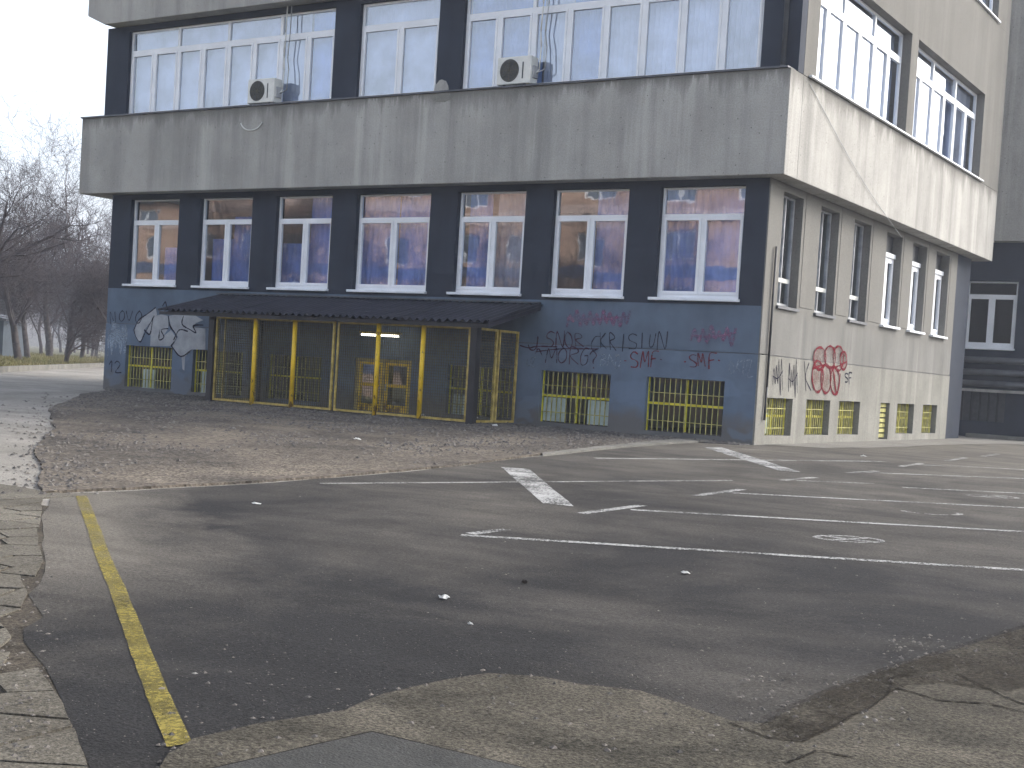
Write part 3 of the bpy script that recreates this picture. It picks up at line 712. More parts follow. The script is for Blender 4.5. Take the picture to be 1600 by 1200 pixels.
# rainwater pipe, cables, plaster patches
MB().tube((.12, -.07, 6.62), (.12, -.07, 14), .045, k=12).build('downpipe', M['coping'], B, smooth=True)
MB().tube((.07, .33, 1.0), (.07, .33, 3.55), .022, k=8).tube((.07, .33, 1.0), (.075, .30, .4), .022, k=8).build('downpipe', M['black_steel'], B, smooth=True)
cab = []
for k in range(15):
    t_ = k/14; yy = .55+t_*6.0; cab.append((E_+.012+.05*t_*(1-t_), yy, 6.5-2.05*t_-.28*sin(pi*t_)*.6))
MB().path(cab, .006, 5).build('cable', M['old_frame'], B)
def disc(name, c, rx, rz, d, mat, seed):
    r_ = random.Random(seed); mb = MB(); P = [(c[0]+cos(2*pi*k/20)*rx*r_.uniform(.85, 1.08), d, c[1]+sin(2*pi*k/20)*rz*r_.uniform(.85, 1.08)) for k in range(20)]
    mb.prism(P, (0, .02, 0)); return mb.build(name, mat, B)
disc('plaster_patch', fp(690, 146), .20, .30, -.012, M['concrete_plain'], 3)
disc('plaster_patch', (fp(690,160,O_)[0], 6.50), .24, .10, O_-.008, M['plinth_side'], 4)
pc = fp(394, 190, O_); arc = [(pc[0]+.34*cos(a), O_-.02, pc[1]+.25*sin(a)+.05) for a in [pi+.3+k*.18 for k in range(15)]]
MB().path(arc, .014, 5).build('cable', M['ac_white'], B)

# ------------------------------------------------------------------ writing on the walls
def tagpaint(strokes, cvt, w, mat, label, front=True, off=0., fill=False, name='graffiti'):
    mb = MB(); d = [0]
    for st in strokes:
        P = [Vector(cvt(*q)) for q in st]
        # smooth
        if len(P) > 2 and not fill:
            Q = []
            for i in range(len(P)-1):
                p0, p1, p2, p3 = P[max(i-1, 0)], P[i], P[i+1], P[min(i+2, len(P)-1)]
                for k in range(4):
                    s = k/4; Q.append(.5*((2*p1)+(p2-p0)*s+(2*p0-5*p1+4*p2-p3)*s*s+(3*p1-p0-3*p2+p3)*s**3))
            P = Q+[P[-1]]
        def w3(p): return (p.x, -.0155-off-d[0], p.y) if front else (.0165+off+d[0], p.x, p.y)
        if fill: mb.face(*[w3(p) for p in P]); d[0] += .00025; continue
        for i in range(len(P)-1):
            a, b = P[i], P[i+1]; dr_ = (b-a)
            if dr_.length < 1e-5: continue
            dr_.normalize(); n = Vector((-dr_.y, dr_.x))*w/2*(1+.9*noise.noise(Vector((a.x*9, a.y*9, 2)))); e = dr_*w*.25
            mb.face(w3(a-e+n), w3(b+e+n), w3(b+e-n), w3(a-e-n)); d[0] += .000012
    o = mb.build(name, mat, B, fix=False); return tag(o, label)
c7 = lambda X, Y: fp(800+X/4, 400+Y/4)
LET = {'S': [[(.95,.1),(.5,0),(.1,.15),(.15,.4),(.6,.52),(.9,.7),(.7,.95),(.05,.95)]], 'N': [[(.05,1),(.1,0),(.85,1),(.95,0)]], 'O': [[(.5,0),(.1,.3),(.1,.75),(.5,1),(.9,.7),(.85,.25),(.5,0)]],
       'R': [[(.15,1),(.2,0),(.75,.05),(.85,.3),(.2,.5),(.95,1)]], 'K': [[(.15,0),(.1,1)], [(.9,.05),(.15,.55),(.95,1)]], 'C': [[(.95,.15),(.4,.2),(.05,.6),(.35,.98),(.95,.85)]],
       'I': [[(.55,0),(.45,1)]], 'U': [[(.1,.05),(.12,.75),(.4,1),(.8,.85),(.9,0)]], 'M': [[(.0,1),(.15,0),(.5,.7),(.85,0),(1,1)]], 'F': [[(.2,1.15),(.15,0),(1,-.05)], [(.15,.5),(.75,.45)]],
       'G': [[(.9,.1),(.4,0),(.05,.5),(.3,1),(.85,.9),(.9,.5),(.5,.5)]], '?': [[(.1,.2),(.5,0),(.9,.25),(.45,.55),(.4,.75)], [(.4,.95),(.42,1.0)]], 'A': [[(0,1),(.45,0),(1,1)], [(.2,.65),(.8,.62)]],
       'B': [[(.1,0),(.1,1),(.75,.9),(.8,.6),(.15,.5),(.75,.35),(.65,.02),(.1,0)]], 'D': [[(.1,0),(.1,1),(.7,.85),(.9,.45),(.6,.05),(.1,0)]], 'V': [[(0,0),(.45,1),(1,0)]], 'Z': [[(0,0),(1,0),(0,1),(1,1)]],
       '1': [[(.2,.3),(.6,0),(.55,1)]], '2': [[(.1,.2),(.5,0),(.9,.3),(.1,1),(1,1)]], '.': [[(.4,.5),(.6,.52)]]}
def word(txt, x0, x1, y0, y1, cvt, w, mat, label, skew=0, front=True, seed=1, extra=()):
    r_ = random.Random(seed); n = len(txt); st = []
    for i, ch in enumerate(txt):
        a = x0+(x1-x0)*(i+r_.uniform(-.08, .04))/n; b = x0+(x1-x0)*(i+r_.uniform(.72, .98))/n; dy = r_.uniform(-.12, .12)*(y1-y0); skew = r_.uniform(-.12, .18); hs_ = r_.uniform(.85, 1.15)
        for s in LET[ch]: st.append([(a+(b-a)*p+skew*(1-q)*(y1-y0), y0+dy+(y1-y0)*q*hs_+r_.uniform(-.03, .03)*(y1-y0)) for p, q in s])
    return tagpaint(st+list(extra), cvt, w, mat, label, front)
word('SNOR', 215, 455, 478, 568, c7, .02, M['g_plum'], 'dark tag reading SNOR', 0, True, 3, [[(55,560),(110,575),(160,565),(285,568)], [(105,555),(118,585),(150,580),(165,505),(158,590)], [(150,610),(170,580),(190,620)]])
word('CKRISIUN', 490, 970, 480, 578, c7, .017, M['g_black'], 'thin black writing CKRISIUN', 0, True, 5)
word('MORG?', 215, 560, 585, 690, c7, .02, M['g_plum'], 'dark tag reading MORG', 0, True, 8, [[(150,600),(215,590),(330,580),(540,582)]])
word('BAD', 552, 692, 622, 700, c7, .022, M['g_white'], 'pale writing BAD', 0, True, 9)
word('.SMF.', 690, 975, 605, 690, c7, .022, M['g_red'], 'red writing SMF, left one', 0, True, 10)
word('.SMF.', 1060, 1335, 610, 695, c7, .022, M['g_red'], 'red writing SMF, right one', 0, True, 11)
word('OKUZ', 1362, 1515, 655, 745, c7, .018, M['g_white'], 'pale writing near the corner', 0, True, 12)
word('UZ', 92, 155, 640, 690, c7, .018, M['g_white'], None, 0, True, 13)
rr = random.Random(4)
def scrib(x0, x1, y0, y1, n, cvt, w, mat, label=None, seed=1, front=True):
    r_ = random.Random(seed); st = [[(x0+(x1-x0)*i/n, (y0 if i % 2 else y1)+r_.uniform(-.25, .25)*(y1-y0)) for i in range(n+1)], [(x0, (y0+y1)/2), ((x0+x1)/2, y0+(y1-y0)*.6), (x1, y0+(y1-y0)*.3)]]
    return tagpaint(st, cvt, w, mat, label, front)
scrib(345, 740, 355, 425, 19, c7, .05, M['g_pink'], 'faded pink scrawl below the windows', 2)
scrib(1120, 1400, 455, 540, 11, c7, .045, M['g_pink'], 'faded pink scrawl near the corner', 3)
c1 = lambda X, Y: fp(150+X/4.571, 450+Y/4.571)
sil = [[(275,300),(310,230),(380,180),(430,140),(440,190),(380,260),(350,300),(330,370),(310,390),(285,340)],
       [(360,300),(420,200),(470,190),(520,200),(520,290),(480,350),(540,300),(580,360),(540,415),(390,415),(395,340)],
       [(525,200),(600,185),(700,190),(770,230),(720,250),(690,280),(785,290),(785,440),(690,440),(640,490),(590,480),(550,415),(590,350),(540,280)], [(615,490),(640,490),(635,590),(622,580)]]
for k_, q_ in enumerate(sil): tagpaint([q_], c1, .1, M['g_silver'], None, True, .0004*k_, True)
tagpaint([[(275,300),(310,230),(380,180),(430,140)], [(275,300),(290,350),(320,385),(350,330),(420,200)], [(350,300),(390,330),(410,215)], [(460,300),(455,370),(490,350),(470,300),(520,290)], [(540,285),(580,350),(540,415)],
          [(630,200),(620,260),(680,300),(720,320),(700,270),(770,265)], [(560,370),(600,300),(660,310)], [(520,200),(530,260),(545,290)], [(545,415),(610,490),(690,440)], [(480,130),(500,100),(510,140)], [(590,120),(640,110),(600,150)]],
         c1, .03, M['g_black'], 'black outlines of the silver lettering', True, .003)
word('NOVO', 105, 335, 165, 245, c1, .022, M['g_black'], 'black tag at the far left end of the wall', 0, True, 15)
scrib(85, 225, 260, 480, 9, c1, .05, M['g_white'], 'pale sprayed scrawl at the far left corner', 6)
scrib(110, 215, 270, 370, 9, c1, .05, M['g_white'], None, 7)
word('12', 90, 195, 525, 600, c1, .025, M['g_black'], 'black number at the foot of the left corner', 0, True, 16)
c8 = lambda X, Y: sp(1180+X/2.857, 280+Y/2.857)
def blob(x, y, w, h): return [(x+w*.5*cos(a), y+h*.5*sin(a)) for a in [2*pi*k/12 for k in range(13)]]
bl = [blob(285, 800, 55, 100), blob(330, 795, 50, 100), blob(368, 800, 45, 110), blob(275, 880, 50, 140), blob(312, 890, 45, 130), blob(352, 900, 40, 120), blob(390, 810, 30, 80)]
for k_, q_ in enumerate(bl): tagpaint([q_[:-1]], c8, .1, M['g_fill'], None, False, .0003*k_, True)
tagpaint(bl+[[(255,845),(300,830),(350,840),(402,815)], [(345,850),(360,960),(375,870)]], c8, .045, M['g_red'], 'dark red bubble letters on the side wall', False, .003)
word('SF', 398, 430, 862, 900, c8, .03, M['g_black'], None, 0, False, 17)
scrib(75, 120, 820, 935, 8, c8, .022, M['g_black'], 'thin black scribbles on the side wall', 8, False); scrib(145, 185, 830, 950, 8, c8, .022, M['g_black'], None, 9, False)
word('K', 222, 250, 820, 950, c8, .03, M['g_black'], None, 0, False, 18)

# ------------------------------------------------------------------ caged entrance porch
PYF, PXL, PXR = -1.55, -12.02, -5.20
P = empty('entrance_porch', (-8.6, -.8, -.05), 'caged entrance porch with yellow posts, wire mesh and dark corrugated roof', 'porch')
zb, zt = -.02, 1.80
def post(x, y, r, mat, z0=-.08, z1=zt): return MB().box((x-r, y-r, z0), (x+r, y+r, z1)).build('post', M[mat], P, bevel=.004)
xs_ = [PXL+.12+(PXR-PXL-.14)*k/6 for k in range(7)]
for k in (1, 2, 4, 5):
    MB().tube((xs_[k], PYF-.02, -.06), (xs_[k], PYF-.02, zt), .048, k=14).build('post', M['yellow'], P, smooth=True)
post(PXL-.03, PYF, .075, 'black_steel'); post(PXR+.09, PYF, .075, 'black_steel'); post(PXL-.03, -.09, .05, 'black_steel')
def panel(p0, p1, z0, z1, name='mesh_panel'):
    """flat frame of yellow angle steel between two ground points"""
    a = Vector((*p0, 0)); b = Vector((*p1, 0)); d = (b-a).normalized(); n = Vector((-d.y, d.x, 0)); L = (b-a).length; mb = MB(); h = .022
    def bar(u0, u1, v0, v1):
        q = [a+d*u0-n*h, a+d*u1-n*h, a+d*u1+n*h, a+d*u0+n*h]; mb.prism([(w.x, w.y, v0) for w in q], (0, 0, v1-v0))
    bar(0, 2*h, z0, z1); bar(L-2*h, L, z0, z1); bar(2*h, L-2*h, z0, z0+2*h); bar(2*h, L-2*h, z1-2*h, z1)
    o = mb.build(name, M['yellow_dull'], P)
    wm = MB(); r = .0042; st = .055
    for k in range(1, int(L/st)):
        c = a+d*(k*st); q = [c-d*r-n*r, c+d*r-n*r, c+d*r+n*r, c-d*r+n*r]; wm.prism([(w.x, w.y, z0+2*h) for w in q], (0, 0, z1-z0-4*h))
    for k in range(1, int((z1-z0)/st)):
        q = [a+d*2*h+n*.005, a+d*(L-2*h)+n*.005, a+d*(L-2*h)+n*(.005+2*r), a+d*2*h+n*(.005+2*r)]; wm.prism([(w.x, w.y, z0+k*st) for w in q], (0, 0, 2*r))
    w = wm.build('wire_mesh', M['mesh_wire'], o, fix=False); w['kind'] = 'stuff'
    return o
panel((PXL+.06, PYF), (xs_[3]-.04, PYF), zb, zt); panel((xs_[3]+.04, PYF), (PXR-.02, PYF), zb, zt)
panel((PXR+.08, PYF+.10), (PXR+.08, -.80), zb, zt); panel((PXR+.08, -.74), (PXR+.08, -.05), zb, zt)
panel((PXL-.02, PYF+.10), (PXL-.02, -.16), zb, zt)
MB().box((PXL+.28, PYF+.02, zb+.04), (PXL+.30, PYF+.05, zt-.05)).build('upright', M['yellow_dull'], P)
# beams and rafters carrying the roof
MB().box((PXL-1.2, PYF-.05, zt+.002), (PXR+.35, PYF+.05, zt+.08)).build('beam', M['black_steel'], P)
RX0, RX1, RYF, RZF, RZB = -13.55, -4.66, -1.82, 1.885, 2.345
def roofz(y): return RZF+(RZB-RZF)*(y-RYF)/(-.02-RYF)
for k in range(9):
    x = RX0+.25+(RX1-RX0-.5)*k/8; q = [(x, RYF+.08, roofz(RYF+.08)-.09), (x, -.02, roofz(-.02)-.09), (x, -.02, roofz(-.02)-.032), (x, RYF+.08, roofz(RYF+.08)-.032)]
    MB().prism(q, (.05, 0, 0)).build('rafter', M['black_steel'], P)
MB().box((RX0+.02, RYF+.05, RZF-.10), (RX1-.02, RYF+.078, RZF-.032)).build('fascia_board', M['black_steel'], P)
ns = 8; wav = .177
for s in range(ns):
    x0 = RX0+(RX1-RX0)*s/ns; x1 = RX0+(RX1-RX0)*(s+1)/ns+.06; mb = MB(); n = int((x1-x0)/(wav/8)); rz = .006*(s % 2)
    yf = RYF+RW.uniform(-.03, .03)
    for i in range(n+1):
        x = x0+(x1-x0)*i/n; dz = .028*sin(2*pi*x/wav)+rz
        for y, o_ in ((yf, 0), (-.02, 0), (-.02, .009), (yf, .009)): mb.v.append((x, y, roofz(y)+dz+o_))
    for i in range(n):
        a = 4*i; b = 4*i+4
        mb.f += [(a, a+1, b+1, b), (a+3, b+3, b+2, a+2), (a, b, b+3, a+3), (a+1, a+2, b+2, b+1)]
    mb.f += [(0, 3, 2, 1), (4*n, 4*n+1, 4*n+2, 4*n+3)]
    mb.build('roof_sheet', M['roof'], P)
MB().box((RX0+.01, -.08, RZB+.036), (RX1-.01, -.004, RZB+.06)).build('flashing', M['coping'], P)
MB().box((RX1-.012, RYF+.02, RZF-.07), (RX1+.012, RYF+.05, RZF-.03))
q = [(RX1-.01, RYF, RZF-.10), (RX1-.01, -.02, RZB-.10), (RX1-.01, -.02, RZB+.05), (RX1-.01, RYF, RZF+.05)]
MB().prism(q, (.022, 0, 0)).build('barge_board', M['roof'], P)
# lamp inside
lx = fp(594, 523, -.5); T = empty('tube_lamp', (lx[0], -.5, lx[1]), 'lit white fluorescent tube lamp inside the porch above the door', 'lamp')
MB().box((lx[0]-.55, -.53, lx[1]+.02), (lx[0]+.55, -.45, lx[1]+.06)).build('fitting', M['yellow_dull'], T)
MB().tube((lx[0]-.5, -.50, lx[1]-.012), (lx[0]+.5, -.50, lx[1]-.012), .021, k=10).build('tube', M['tube'], T)
for s in (-1, 1): MB().box((lx[0]+s*.52-.018, -.52, lx[1]-.03), (lx[0]+s*.52+.018, -.47, lx[1]+.019)).build('socket', M['ac_white'], T)
for s in (-1, 1): MB().tube((lx[0]+s*.4, -.49, lx[1]+.06), (lx[0]+s*.4, -.49, roofz(-.49)-.03), .006, k=6).build('rod', M['black_steel'], T)

# ------------------------------------------------------------------ air conditioners
def aircon(u0, u1, label, cable_x):
    yb = -.30; d = .27; xa = fp(u0, 120, yb)[0]; w = .80; h = .545; z = ZFT+.075; x0, x1 = xa, xa+w
    A = empty('air_conditioner', ((x0+x1)/2, yb+d/2, ZFT), label, 'air conditioner', 'outdoor air conditioning units on the concrete band')
    MB().box((x0, yb, z), (x1, yb+d, z+h)).build('casing', M['ac_white'], A, bevel=.02)
    cx, cz = x0+.30, z+h*.5; g = MB(); N = 28
    g.prism([(cx+.225*cos(2*pi*k/N), yb-.006, cz+.225*sin(2*pi*k/N)) for k in range(N)], (0, .0055, 0)); fan = g.build('fan_guard', M['ac_dark'], A)
    r_ = MB()
    for rad in (.06, .11, .16, .205):
        for k in range(N):
            a0, a1 = 2*pi*k/N, 2*pi*(k+1)/N; r_.tube((cx+rad*cos(a0), yb-.014, cz+rad*sin(a0)), (cx+rad*cos(a1), yb-.014, cz+rad*sin(a1)), .004, k=4, cap=False)
    for k in range(8): r_.tube((cx, yb-.014, cz), (cx+.225*cos(k*pi/4), yb-.014, cz+.225*sin(k*pi/4)), .004, k=4, cap=False)
    r_.build('guard_ring', M['mesh_wire'], fan)
    MB().box((x1-.20, yb-.004, z+.10), (x1-.17, yb-.0005, z+h-.12)).build('vent_slot', M['ac_dark'], A)
    MB().box((x1+.001, yb+.06, z+.12), (x1+.035, yb+d-.04, z+.36)).build('valve_cover', M['old_frame'], A, bevel=.008)
    for s in (.14, .62): MB().box((x0+s, yb+.02, ZFT+.036), (x0+s+.05, yb+d-.02, z-.001)).build('foot', M['black_steel'], A)
    for q, rr_, mt in ((0, .014, 'ac_white'), (.13, .012, 'old_frame')):
        pts = [(x1+.03, yb+.16, z+.22), (x1+.07+q, yb+.20, z+.30), (x1+.06+q, yb+.24, z+.75), (x1+.02+q*.8, yb+.26, z+1.05), (x1+.05+q, -.06, z+1.6), (x1+.05+q, -.05, z+2.3)]
        MB().path(pts, rr_, 6).build('pipe', M[mt], A, smooth=True)
    return A
aircon(388, 433, 'outdoor air conditioning unit standing before the far left window group', 0)
aircon(776, 832, 'larger-looking air conditioning unit before the right-hand upper window group', 0)

# ------------------------------------------------------------------ rear wing at the right
WY = 17.2
Wg = empty('school_wing', (0, WY+3, 0), 'shaded rear wing with dark wall, wall pipes and pale upper storey', 'building')
def wfp(u, v): return fp(u, v, WY)
wx0, wz0 = wfp(1503, 545); wx1, wz1 = wfp(1592, 440)
ox0, oz0 = wfp(1487, 655); ox1, oz1 = wfp(1572, 612)
wall('wall', fmap(WY), -2.5, 1.9, -.4, 5.55, [(wx0, wx1, wz0, wz1), (ox0, ox1, oz0, oz1)], .3, M['dark_paint'], Wg)
MB().box((-2.5, WY-.35, 5.553), (1.9, WY+6, 7.3)).build('fascia', M['concrete_plain'], Wg, bevel=.01)
MB().box((-2.5, WY-.345, 7.303), (1.9, WY+6, 15)).build('wall', M['concrete_plain'], Wg)
MB().box((-2.5, WY+3, -.4), (1.9, WY+6, 5.55)).build('wall', M['black_steel'], Wg)
MB().box((1.903, WY-.3, -.4), (2.1, WY+6, 15)).build('wall', M['dark_paint'], Wg)
B_keep = B
for (a, b) in ((wx0, wx1),):
    window(Wg, fmap(WY), a, b, wz0+.06, wz1, .12, [(a+b)/2], wz0+.06+(wz1-wz0)*.76, [], .07, .06, .06, sill='sill', bottom=.09, glass='dirty_glass')
mb = MB(); mbox(mb, fmap(WY), ox0, ox1, oz0, oz1, .2, .25); ow = mb.build('window', M['ac_dark'], Wg)
for k in range(1, 6):
    s = MB(); uu = ox0+(ox1-ox0)*k/6; mbox(s, fmap(WY), uu-.02, uu+.02, oz0, oz1, .1, .14); s.build('bar', M['black_steel'], ow)
for v in (563, 582, 600):
    z = wfp(1540, v)[1]; MB().tube((-1.2, WY-.16, z), (1.85, WY-.16, z), .09, k=14).build('pipe', M['coping'], Wg, smooth=True)
z = wfp(1540, 610)[1]; MB().box((-1.2, WY-.25, z-.05), (1.88, WY-.004, z+.03)).build('ledge', M['concrete_plain'], Wg)
RL = empty('handrail', (1.5, WY-.9, 0), 'dark steel handrail before the rear wing', 'railing')
for xx in (1.25, 2.25, 3.25): MB().tube((xx, WY-.9, -.06), (xx, WY-.9, 2.0), .025, k=8).build('post', M['black_steel'], RL)
for zz in (1.0, 1.97): MB().tube((1.25, WY-.9, zz), (3.25, WY-.9, zz), .022, k=8).build('rail', M['black_steel'], RL)
sheet('rear_kerb', [(-.3, 15.9), (5, 15.9), (5, 16.3), (-.3, 16.3)], .12, M['apron'], None, .2)

# ------------------------------------------------------------------ litter
def scrap(name, u, v, r, mat, label, cat, seed, h=.02, grp=None, lift=.012):
    r_ = random.Random(seed); x, y = gp(u, v); z = gz(x, y)+lift; bm = bmesh.new()
    n = 9; ring = [bm.verts.new((r*cos(2*pi*k/n)*r_.uniform(.5, 1.1), r*.7*sin(2*pi*k/n)*r_.uniform(.5, 1.1), h*r_.uniform(0, .8))) for k in range(n)]
    inn = [bm.verts.new((v_.co.x*.5, v_.co.y*.5, h*r_.uniform(.3, 1.6))) for v_ in ring]; c = bm.verts.new((0, 0, h*1.2))
    for k in range(n):
        bm.faces.new((ring[k], ring[(k+1) % n], inn[(k+1) % n], inn[k])); bm.faces.new((inn[k], inn[(k+1) % n], c))
    bmesh.ops.solidify(bm, geom=bm.faces[:], thickness=.002)
    me = bpy.data.meshes.new(name); bm.to_mesh(me); bm.free(); me.materials.append(M[mat])
    o = bpy.data.objects.new(name, me); COL.objects.link(o); o.location = (x, y, z); return tag(o, label, cat, grp)
scrap('paper_scrap', 695, 938, .05, 'paper', 'crumpled white paper scrap in the middle of the dark asphalt', 'litter', 1)
scrap('paper_scrap', 735, 979, .018, 'paper', 'tiny white paper scrap nearest the viewer', 'litter', 2, .01)
scrap('paper_scrap', 1071, 899, .045, 'paper', 'flat white paper scrap below the nearest parking line', 'litter', 3, .012)
scrap('paper_scrap', 402, 790, .06, 'paper', 'pale paper scrap near the gravel edge on the left', 'litter', 4, .012)
scrap('dry_leaf', 819, 914, .03, 'bark', 'dark dry leaf on the dark asphalt', 'leaf', 5, .015)
scrap('plastic_bag', 741, 660, .12, 'paper', 'crumpled white plastic bag at the foot of the porch corner post', 'litter', 6, .09, None, .05)
scrap('paper_scrap', 773, 670, .10, 'paper', 'white paper scrap on the gravel right of the porch', 'litter', 7, .03, None, .05)
scrap('paper_scrap', 558, 692, .09, 'paper', 'white paper scrap on the gravel before the porch door', 'litter', 8, .02, None, .05)
scrap('paper_scrap', 660, 655, .09, 'paper', 'white paper scrap at the foot of a yellow post', 'litter', 9, .04, None, .05)
scrap('paper_scrap', 1350, 715, .06, 'paper', 'white paper scrap on the pavement by the side wall', 'litter', 10, .02, None, .014)

# ------------------------------------------------------------------ trees
def grow_tree(seed, H, spread=.55, trunk_r=.16, levels=5, lean=(0, 0), dens=1.0, thin=.005, k0=7, first=.28):
    """bare winter tree: list of trunk segments and of branch segments"""
    r_ = random.Random(seed); T_ = MB(); Bm = MB()
    def limb(p, d, L, r, lev):
        n = 5 if lev == 0 else (4 if lev < 3 else 3); seg = L/n; kk = k0 if lev == 0 else (5 if lev == 1 else 3); tgt = T_ if lev == 0 else Bm
        for i in range(n):
            up = .10 if lev else .04
            d = (d+Vector((r_.gauss(0, .11+.03*lev), r_.gauss(0, .11+.03*lev), r_.gauss(0, .08)+up))).normalized()
            r2 = max(thin, r*(1-.16 if lev else 1-.10)); q = p+d*seg
            tgt.tube(p, q, r, r2, kk, cap=False); p, r = q, r2
            if lev < levels and (lev > 0 or (i+1)/n > first):
                m_ = (1 if lev == 0 else 1)+(r_.random() < .75*dens)+(r_.random() < .35*dens)
                for _ in range(m_):
                    a = r_.random()*2*pi; o_ = d.orthogonal().normalized(); o2 = d.cross(o_); sd_ = o_*cos(a)+o2*sin(a)
                    nd = (d*r_.uniform(.45, .9)+sd_*r_.uniform(.6, 1.1)*(spread/.55)+Vector((0, 0, .12))).normalized()
                    limb(p, nd, L*r_.uniform(.48, .72), max(thin, r*r_.uniform(.45, .68)), lev+1)
    limb(Vector((0, 0, -.1)), Vector((lean[0], lean[1], 1)).normalized(), H*.55, trunk_r, 0)
    top = max(v[2] for v in Bm.v); f_ = H/top
    for g_ in (T_, Bm): g_.v = [(v[0]*f_, v[1]*f_, v[2]*f_) for v in g_.v]
    return T_, Bm
TR = {}
def tree(key, x, y, z, rot, scale, label, args, group):
    if key not in TR:
        a, b = grow_tree(**args); TR[key] = (a.mesh('trunk', M['bark'], True), b.mesh('crown', M['twig']))
    o = bpy.data.objects.new('bare_tree', None); COL.objects.link(o); o.location = (x, y, z); o.rotation_euler = (0, 0, rot); o.scale = (scale,)*3
    tag(o, label, 'tree', group)
    for nm, me in zip(('trunk', 'crown'), TR[key]):
        c = bpy.data.objects.new(nm, me); COL.objects.link(c); c.parent = o
    return o
GT = 'bare trees on the grass verge'
def at_dist(u, D):
    r = ray(u, 545); r.z = 0; r.normalize(); return (CAM.x+r.x*D, CAM.y+r.y*D)
aA = dict(seed=3, H=11.5, spread=.62, trunk_r=.26, levels=5, dens=.85)
aB = dict(seed=8, H=9, spread=.55, trunk_r=.22, levels=5, dens=.75)
aC = dict(seed=21, H=6.0, spread=.8, trunk_r=.13, levels=5, first=.05, dens=.6)
x, y = at_dist(-40, 62); tree('A', x, y, 0, .4, 1.0, 'tall spreading bare tree at the left edge of the picture', aA, GT)
x, y = at_dist(30, 74); tree('B', x, y, 0, 1.9, 1.05, 'bare tree with a thick leaning trunk, second from the left', aB, GT)
x, y = at_dist(44, 82); tree('A', x, y, 0, 3.0, .8, 'slim straight bare tree just behind the leaning one', aA, GT)
x, y = at_dist(103, 70); tree('C', x, y, 0, .2, 1.1, 'low many-stemmed bare tree close to the kerb', aC, GT)
x, y = at_dist(78, 96); tree('B', x, y, 0, 4.0, 1.2, 'bare tree in the row behind the many-stemmed one', aB, GT)
x, y = at_dist(128, 100); tree('A', x, y, 0, 5.0, .75, 'bare tree seen half way between the many-stemmed tree and the building', aA, GT)
x, y = at_dist(200, 66); tree('A', x, y, 0, 2.2, .72, 'bare tree mostly hidden behind the left end of the building', aA, GT)
# grass verge, kerb and shed
ka = Vector(gp(-120, 588)); kb = Vector(gp(165, 572)); kd = (kb-ka).normalized(); kn = Vector((-kd.y, kd.x))
if kn.x > 0: kn = -kn
k0_, k1_ = ka-kd*30, kb+kd*40
sheet('grass_verge', rough([tuple(k0_), tuple(k1_), tuple(k1_+kn*70), tuple(k0_+kn*70)], 3, .15, 17), .10, M['grass'], None, .2)
KB = empty('kerb', (*kb, 0), 'pale concrete kerb edging the grass verge', 'kerb')
nk = int((k1_-k0_).length/2)
kq = MB().box((0, -.09, 0), (1.97, .09, .2)).mesh('kerb_stone', M['apron'])
for i in range(nk):
    q = k0_+kd*(i*2.0)
    if -60 < q.x < -18:
        o = bpy.data.objects.new('kerb_stone', kq); link(o, KB); o.location = (q.x-kn.x*.12, q.y-kn.y*.12, -.07); o.rotation_euler = (0, 0, atan2(kd.y, kd.x))
rnd = random.Random(31); gb = MB()
for _ in range(26000):
    q = k0_+kd*(20+rnd.random()*((k1_-k0_).length-20))+kn*(.1+18*rnd.random()**1.6); h = rnd.uniform(.05, .22); a = rnd.random()*6.3; w_ = .018; z = gz(q.x, q.y)+.09
    lx_, ly_ = rnd.uniform(-.08, .08), rnd.uniform(-.08, .08)
    gb.face((q.x-cos(a)*w_, q.y-sin(a)*w_, z), (q.x+cos(a)*w_, q.y+sin(a)*w_, z), (q.x+lx_, q.y+ly_, z+h))
tag(gb.build('grass', M['grass'], fix=False), 'short winter grass along the far kerb', 'grass', None, 'stuff')
sxy = at_dist(-4, 85); SH = empty('garden_shed', (*sxy, 0), 'blue-grey shed with a shallow roof at the left edge', 'shed')
ang = Matrix.Rotation(.6, 4, 'Z'); 
def rot(p): q = ang @ Vector(p); return (q.x+sxy[0], q.y+sxy[1], q.z)
mb = MB().box((-3, -2, -.2), (1.0, 2, 2.1)); mb.v = [rot(p) for p in mb.v]; mb.build('wall', M['shed'], SH)
mb = MB().prism([(-3.2, -2.2, 2.1), (1.2, -2.2, 2.1), (1.2, -2.2, 2.2), (-1, -2.2, 2.6), (-3.2, -2.2, 2.2)], (0, 4.4, 0)); mb.v = [rot(p) for p in mb.v]; mb.build('roof', M['coping'], SH)
mb = MB().box((-2.2, -2.05, 0), (-1, -2.003, 1.9)); mb.v = [rot(p) for p in mb.v]; mb.build('door', M['old_frame'], SH)
# far wood behind the verge
rnd = random.Random(12); wood = MB()
protos = [grow_tree(seed=100+i, H=9, spread=.55, trunk_r=.2, levels=4, dens=.22, thin=.022, k0=4)  for i in range(3)]
for i in range(46):
    D_ = rnd.uniform(110, 200); u = rnd.uniform(-260, 330); x, y = at_dist(u, D_); s = rnd.uniform(.8, 1.35); a = rnd.random()*6.3; ca, sa = cos(a)*s, sin(a)*s
    for part in protos[i % 3]:
        n = len(wood.v); wood.v += [(x+v[0]*ca-v[1]*sa, y+v[0]*sa+v[1]*ca, v[2]*s) for v in part.v]; wood.f += [tuple(n+j for j in f) for f in part.f]
tag(wood.build('far_wood', M['twig'], fix=False), 'far leafless wood behind the grass verge', 'wood', None, 'stuff')
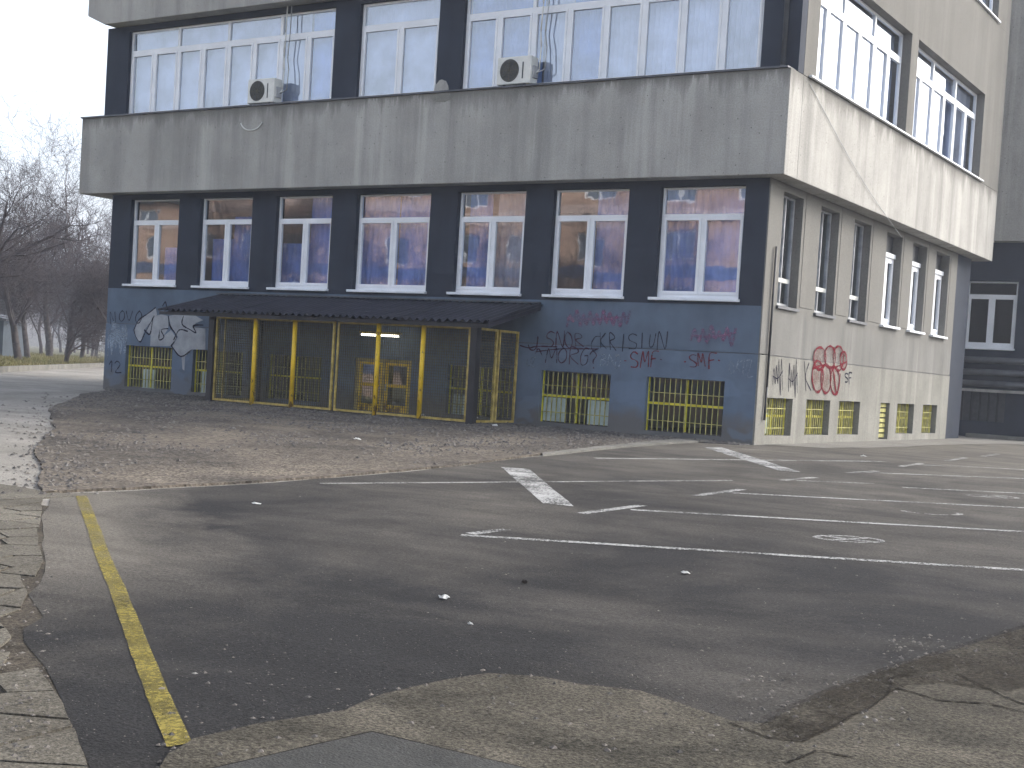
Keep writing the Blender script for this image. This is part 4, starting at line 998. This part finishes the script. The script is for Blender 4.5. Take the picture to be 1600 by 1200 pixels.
# distant hills all round
hb = MB(); N = 120; rings = ((330, 0), (420, .55), (520, 1), (640, .8))
for r, h in rings:
    for i in range(N):
        a = 2*pi*i/N; hh = 24+16*noise.noise(Vector((cos(a)*2.2, sin(a)*2.2, 3)))+8*noise.noise(Vector((cos(a)*9, sin(a)*9, 7)))
        hb.v.append((r*cos(a), r*sin(a), hh*h-.5))
for k in range(len(rings)-1):
    for i in range(N): hb.f.append((k*N+i, k*N+(i+1) % N, (k+1)*N+(i+1) % N, (k+1)*N+i))
o = hb.build('hills', M['hill'], smooth=True, fix=False); o['kind'] = 'structure'

# ------------------------------------------------------------------ what the windows mirror: flats across the yard
AB = empty('apartment_block', (-40, -46, 0), 'peach apartment block across the yard, seen mirrored in the windows', 'building')
AY = -44.0; am = lambda u, v, d: (u, AY-d, v)
holes = []
for fl in range(4):
    for k in range(15): holes.append((-76+k*4.6, -76+k*4.6+2.1, 1.3+fl*3.1, 2.9+fl*3.1))
wall('wall', am, -79, -8, -1, 12.6, holes, .4, M['peach'], AB)
for fl in range(4): MB().box((-79, AY+.004, .35+fl*3.1), (-8, AY+.06, 1.0+fl*3.1)).build('band', M['peach_pale'] if fl % 2 else M['slate'], AB)
MB().box((-79, AY-12, -1), (-8, AY-2, 12.5)).build('inner_wall', M['room'], AB)
MB().box((-79.4, AY-12.4, 12.6), (-7.6, AY+.5, 13.1)).build('roof', M['coping'], AB)
wmesh = MB()
for bx in ((0, .1, 0, 1.6), (2.0, 2.1, 0, 1.6), (1.0, 1.1, .1, 1.5), (.1, 2.0, 0, .1), (.1, 2.0, 1.5, 1.6)): wmesh.box((bx[0], -.22, bx[2]), (bx[1], -.14, bx[3]))
wmesh = wmesh.mesh('window', M['white']); pmesh = MB().box((.1, -.20, .1), (2.0, -.18, 1.5)).mesh('pane', M['old_glass'])
for h in holes:
    o = bpy.data.objects.new('window', wmesh); link(o, AB); o.location = (h[0], AY, h[2])
    p_ = bpy.data.objects.new('pane', pmesh); COL.objects.link(p_); p_.parent = o
GR = 'bare trees in the yard mirrored in the windows'
for i, (x, y, k, s) in enumerate([(-15, -14, 'A', .62), (-21, -17, 'B', .85), (-12, -19, 'A', .7), (-27, -13, 'B', .8), (-33, -20, 'A', .85)]):
    tree(k, x, y, gz(x, y), i*1.3, s, ('bare yard tree nearest the forecourt, seen mirrored in the glass', 'bushier bare yard tree, seen mirrored left of the porch', 'bare yard tree standing closest to the car park behind the viewer', 'bare yard tree farthest to the left near the road', 'bare yard tree close to the peach flats')[i], aA if k == 'A' else aB, GR)

# ------------------------------------------------------------------ hazy winter air
hz = MB().box((-660, -660, -4), (660, 660, 66)).build('haze', None); hz['kind'] = 'stuff'; tag(hz, 'thin bluish winter haze over the whole place', 'haze')
hm = bpy.data.materials.new('haze_air'); hm.use_nodes = True; ht = hm.node_tree; ht.nodes.clear()
pv = ht.nodes.new('ShaderNodeVolumePrincipled'); pv.inputs['Density'].default_value = .0011; pv.inputs['Color'].default_value = (.80, .86, 1, 1); pv.inputs['Anisotropy'].default_value = .2
ho = ht.nodes.new('ShaderNodeOutputMaterial'); ht.links.new(pv.outputs[0], ho.inputs['Volume']); hz.data.materials.append(hm)
for o in ROOTS: del o['_w']
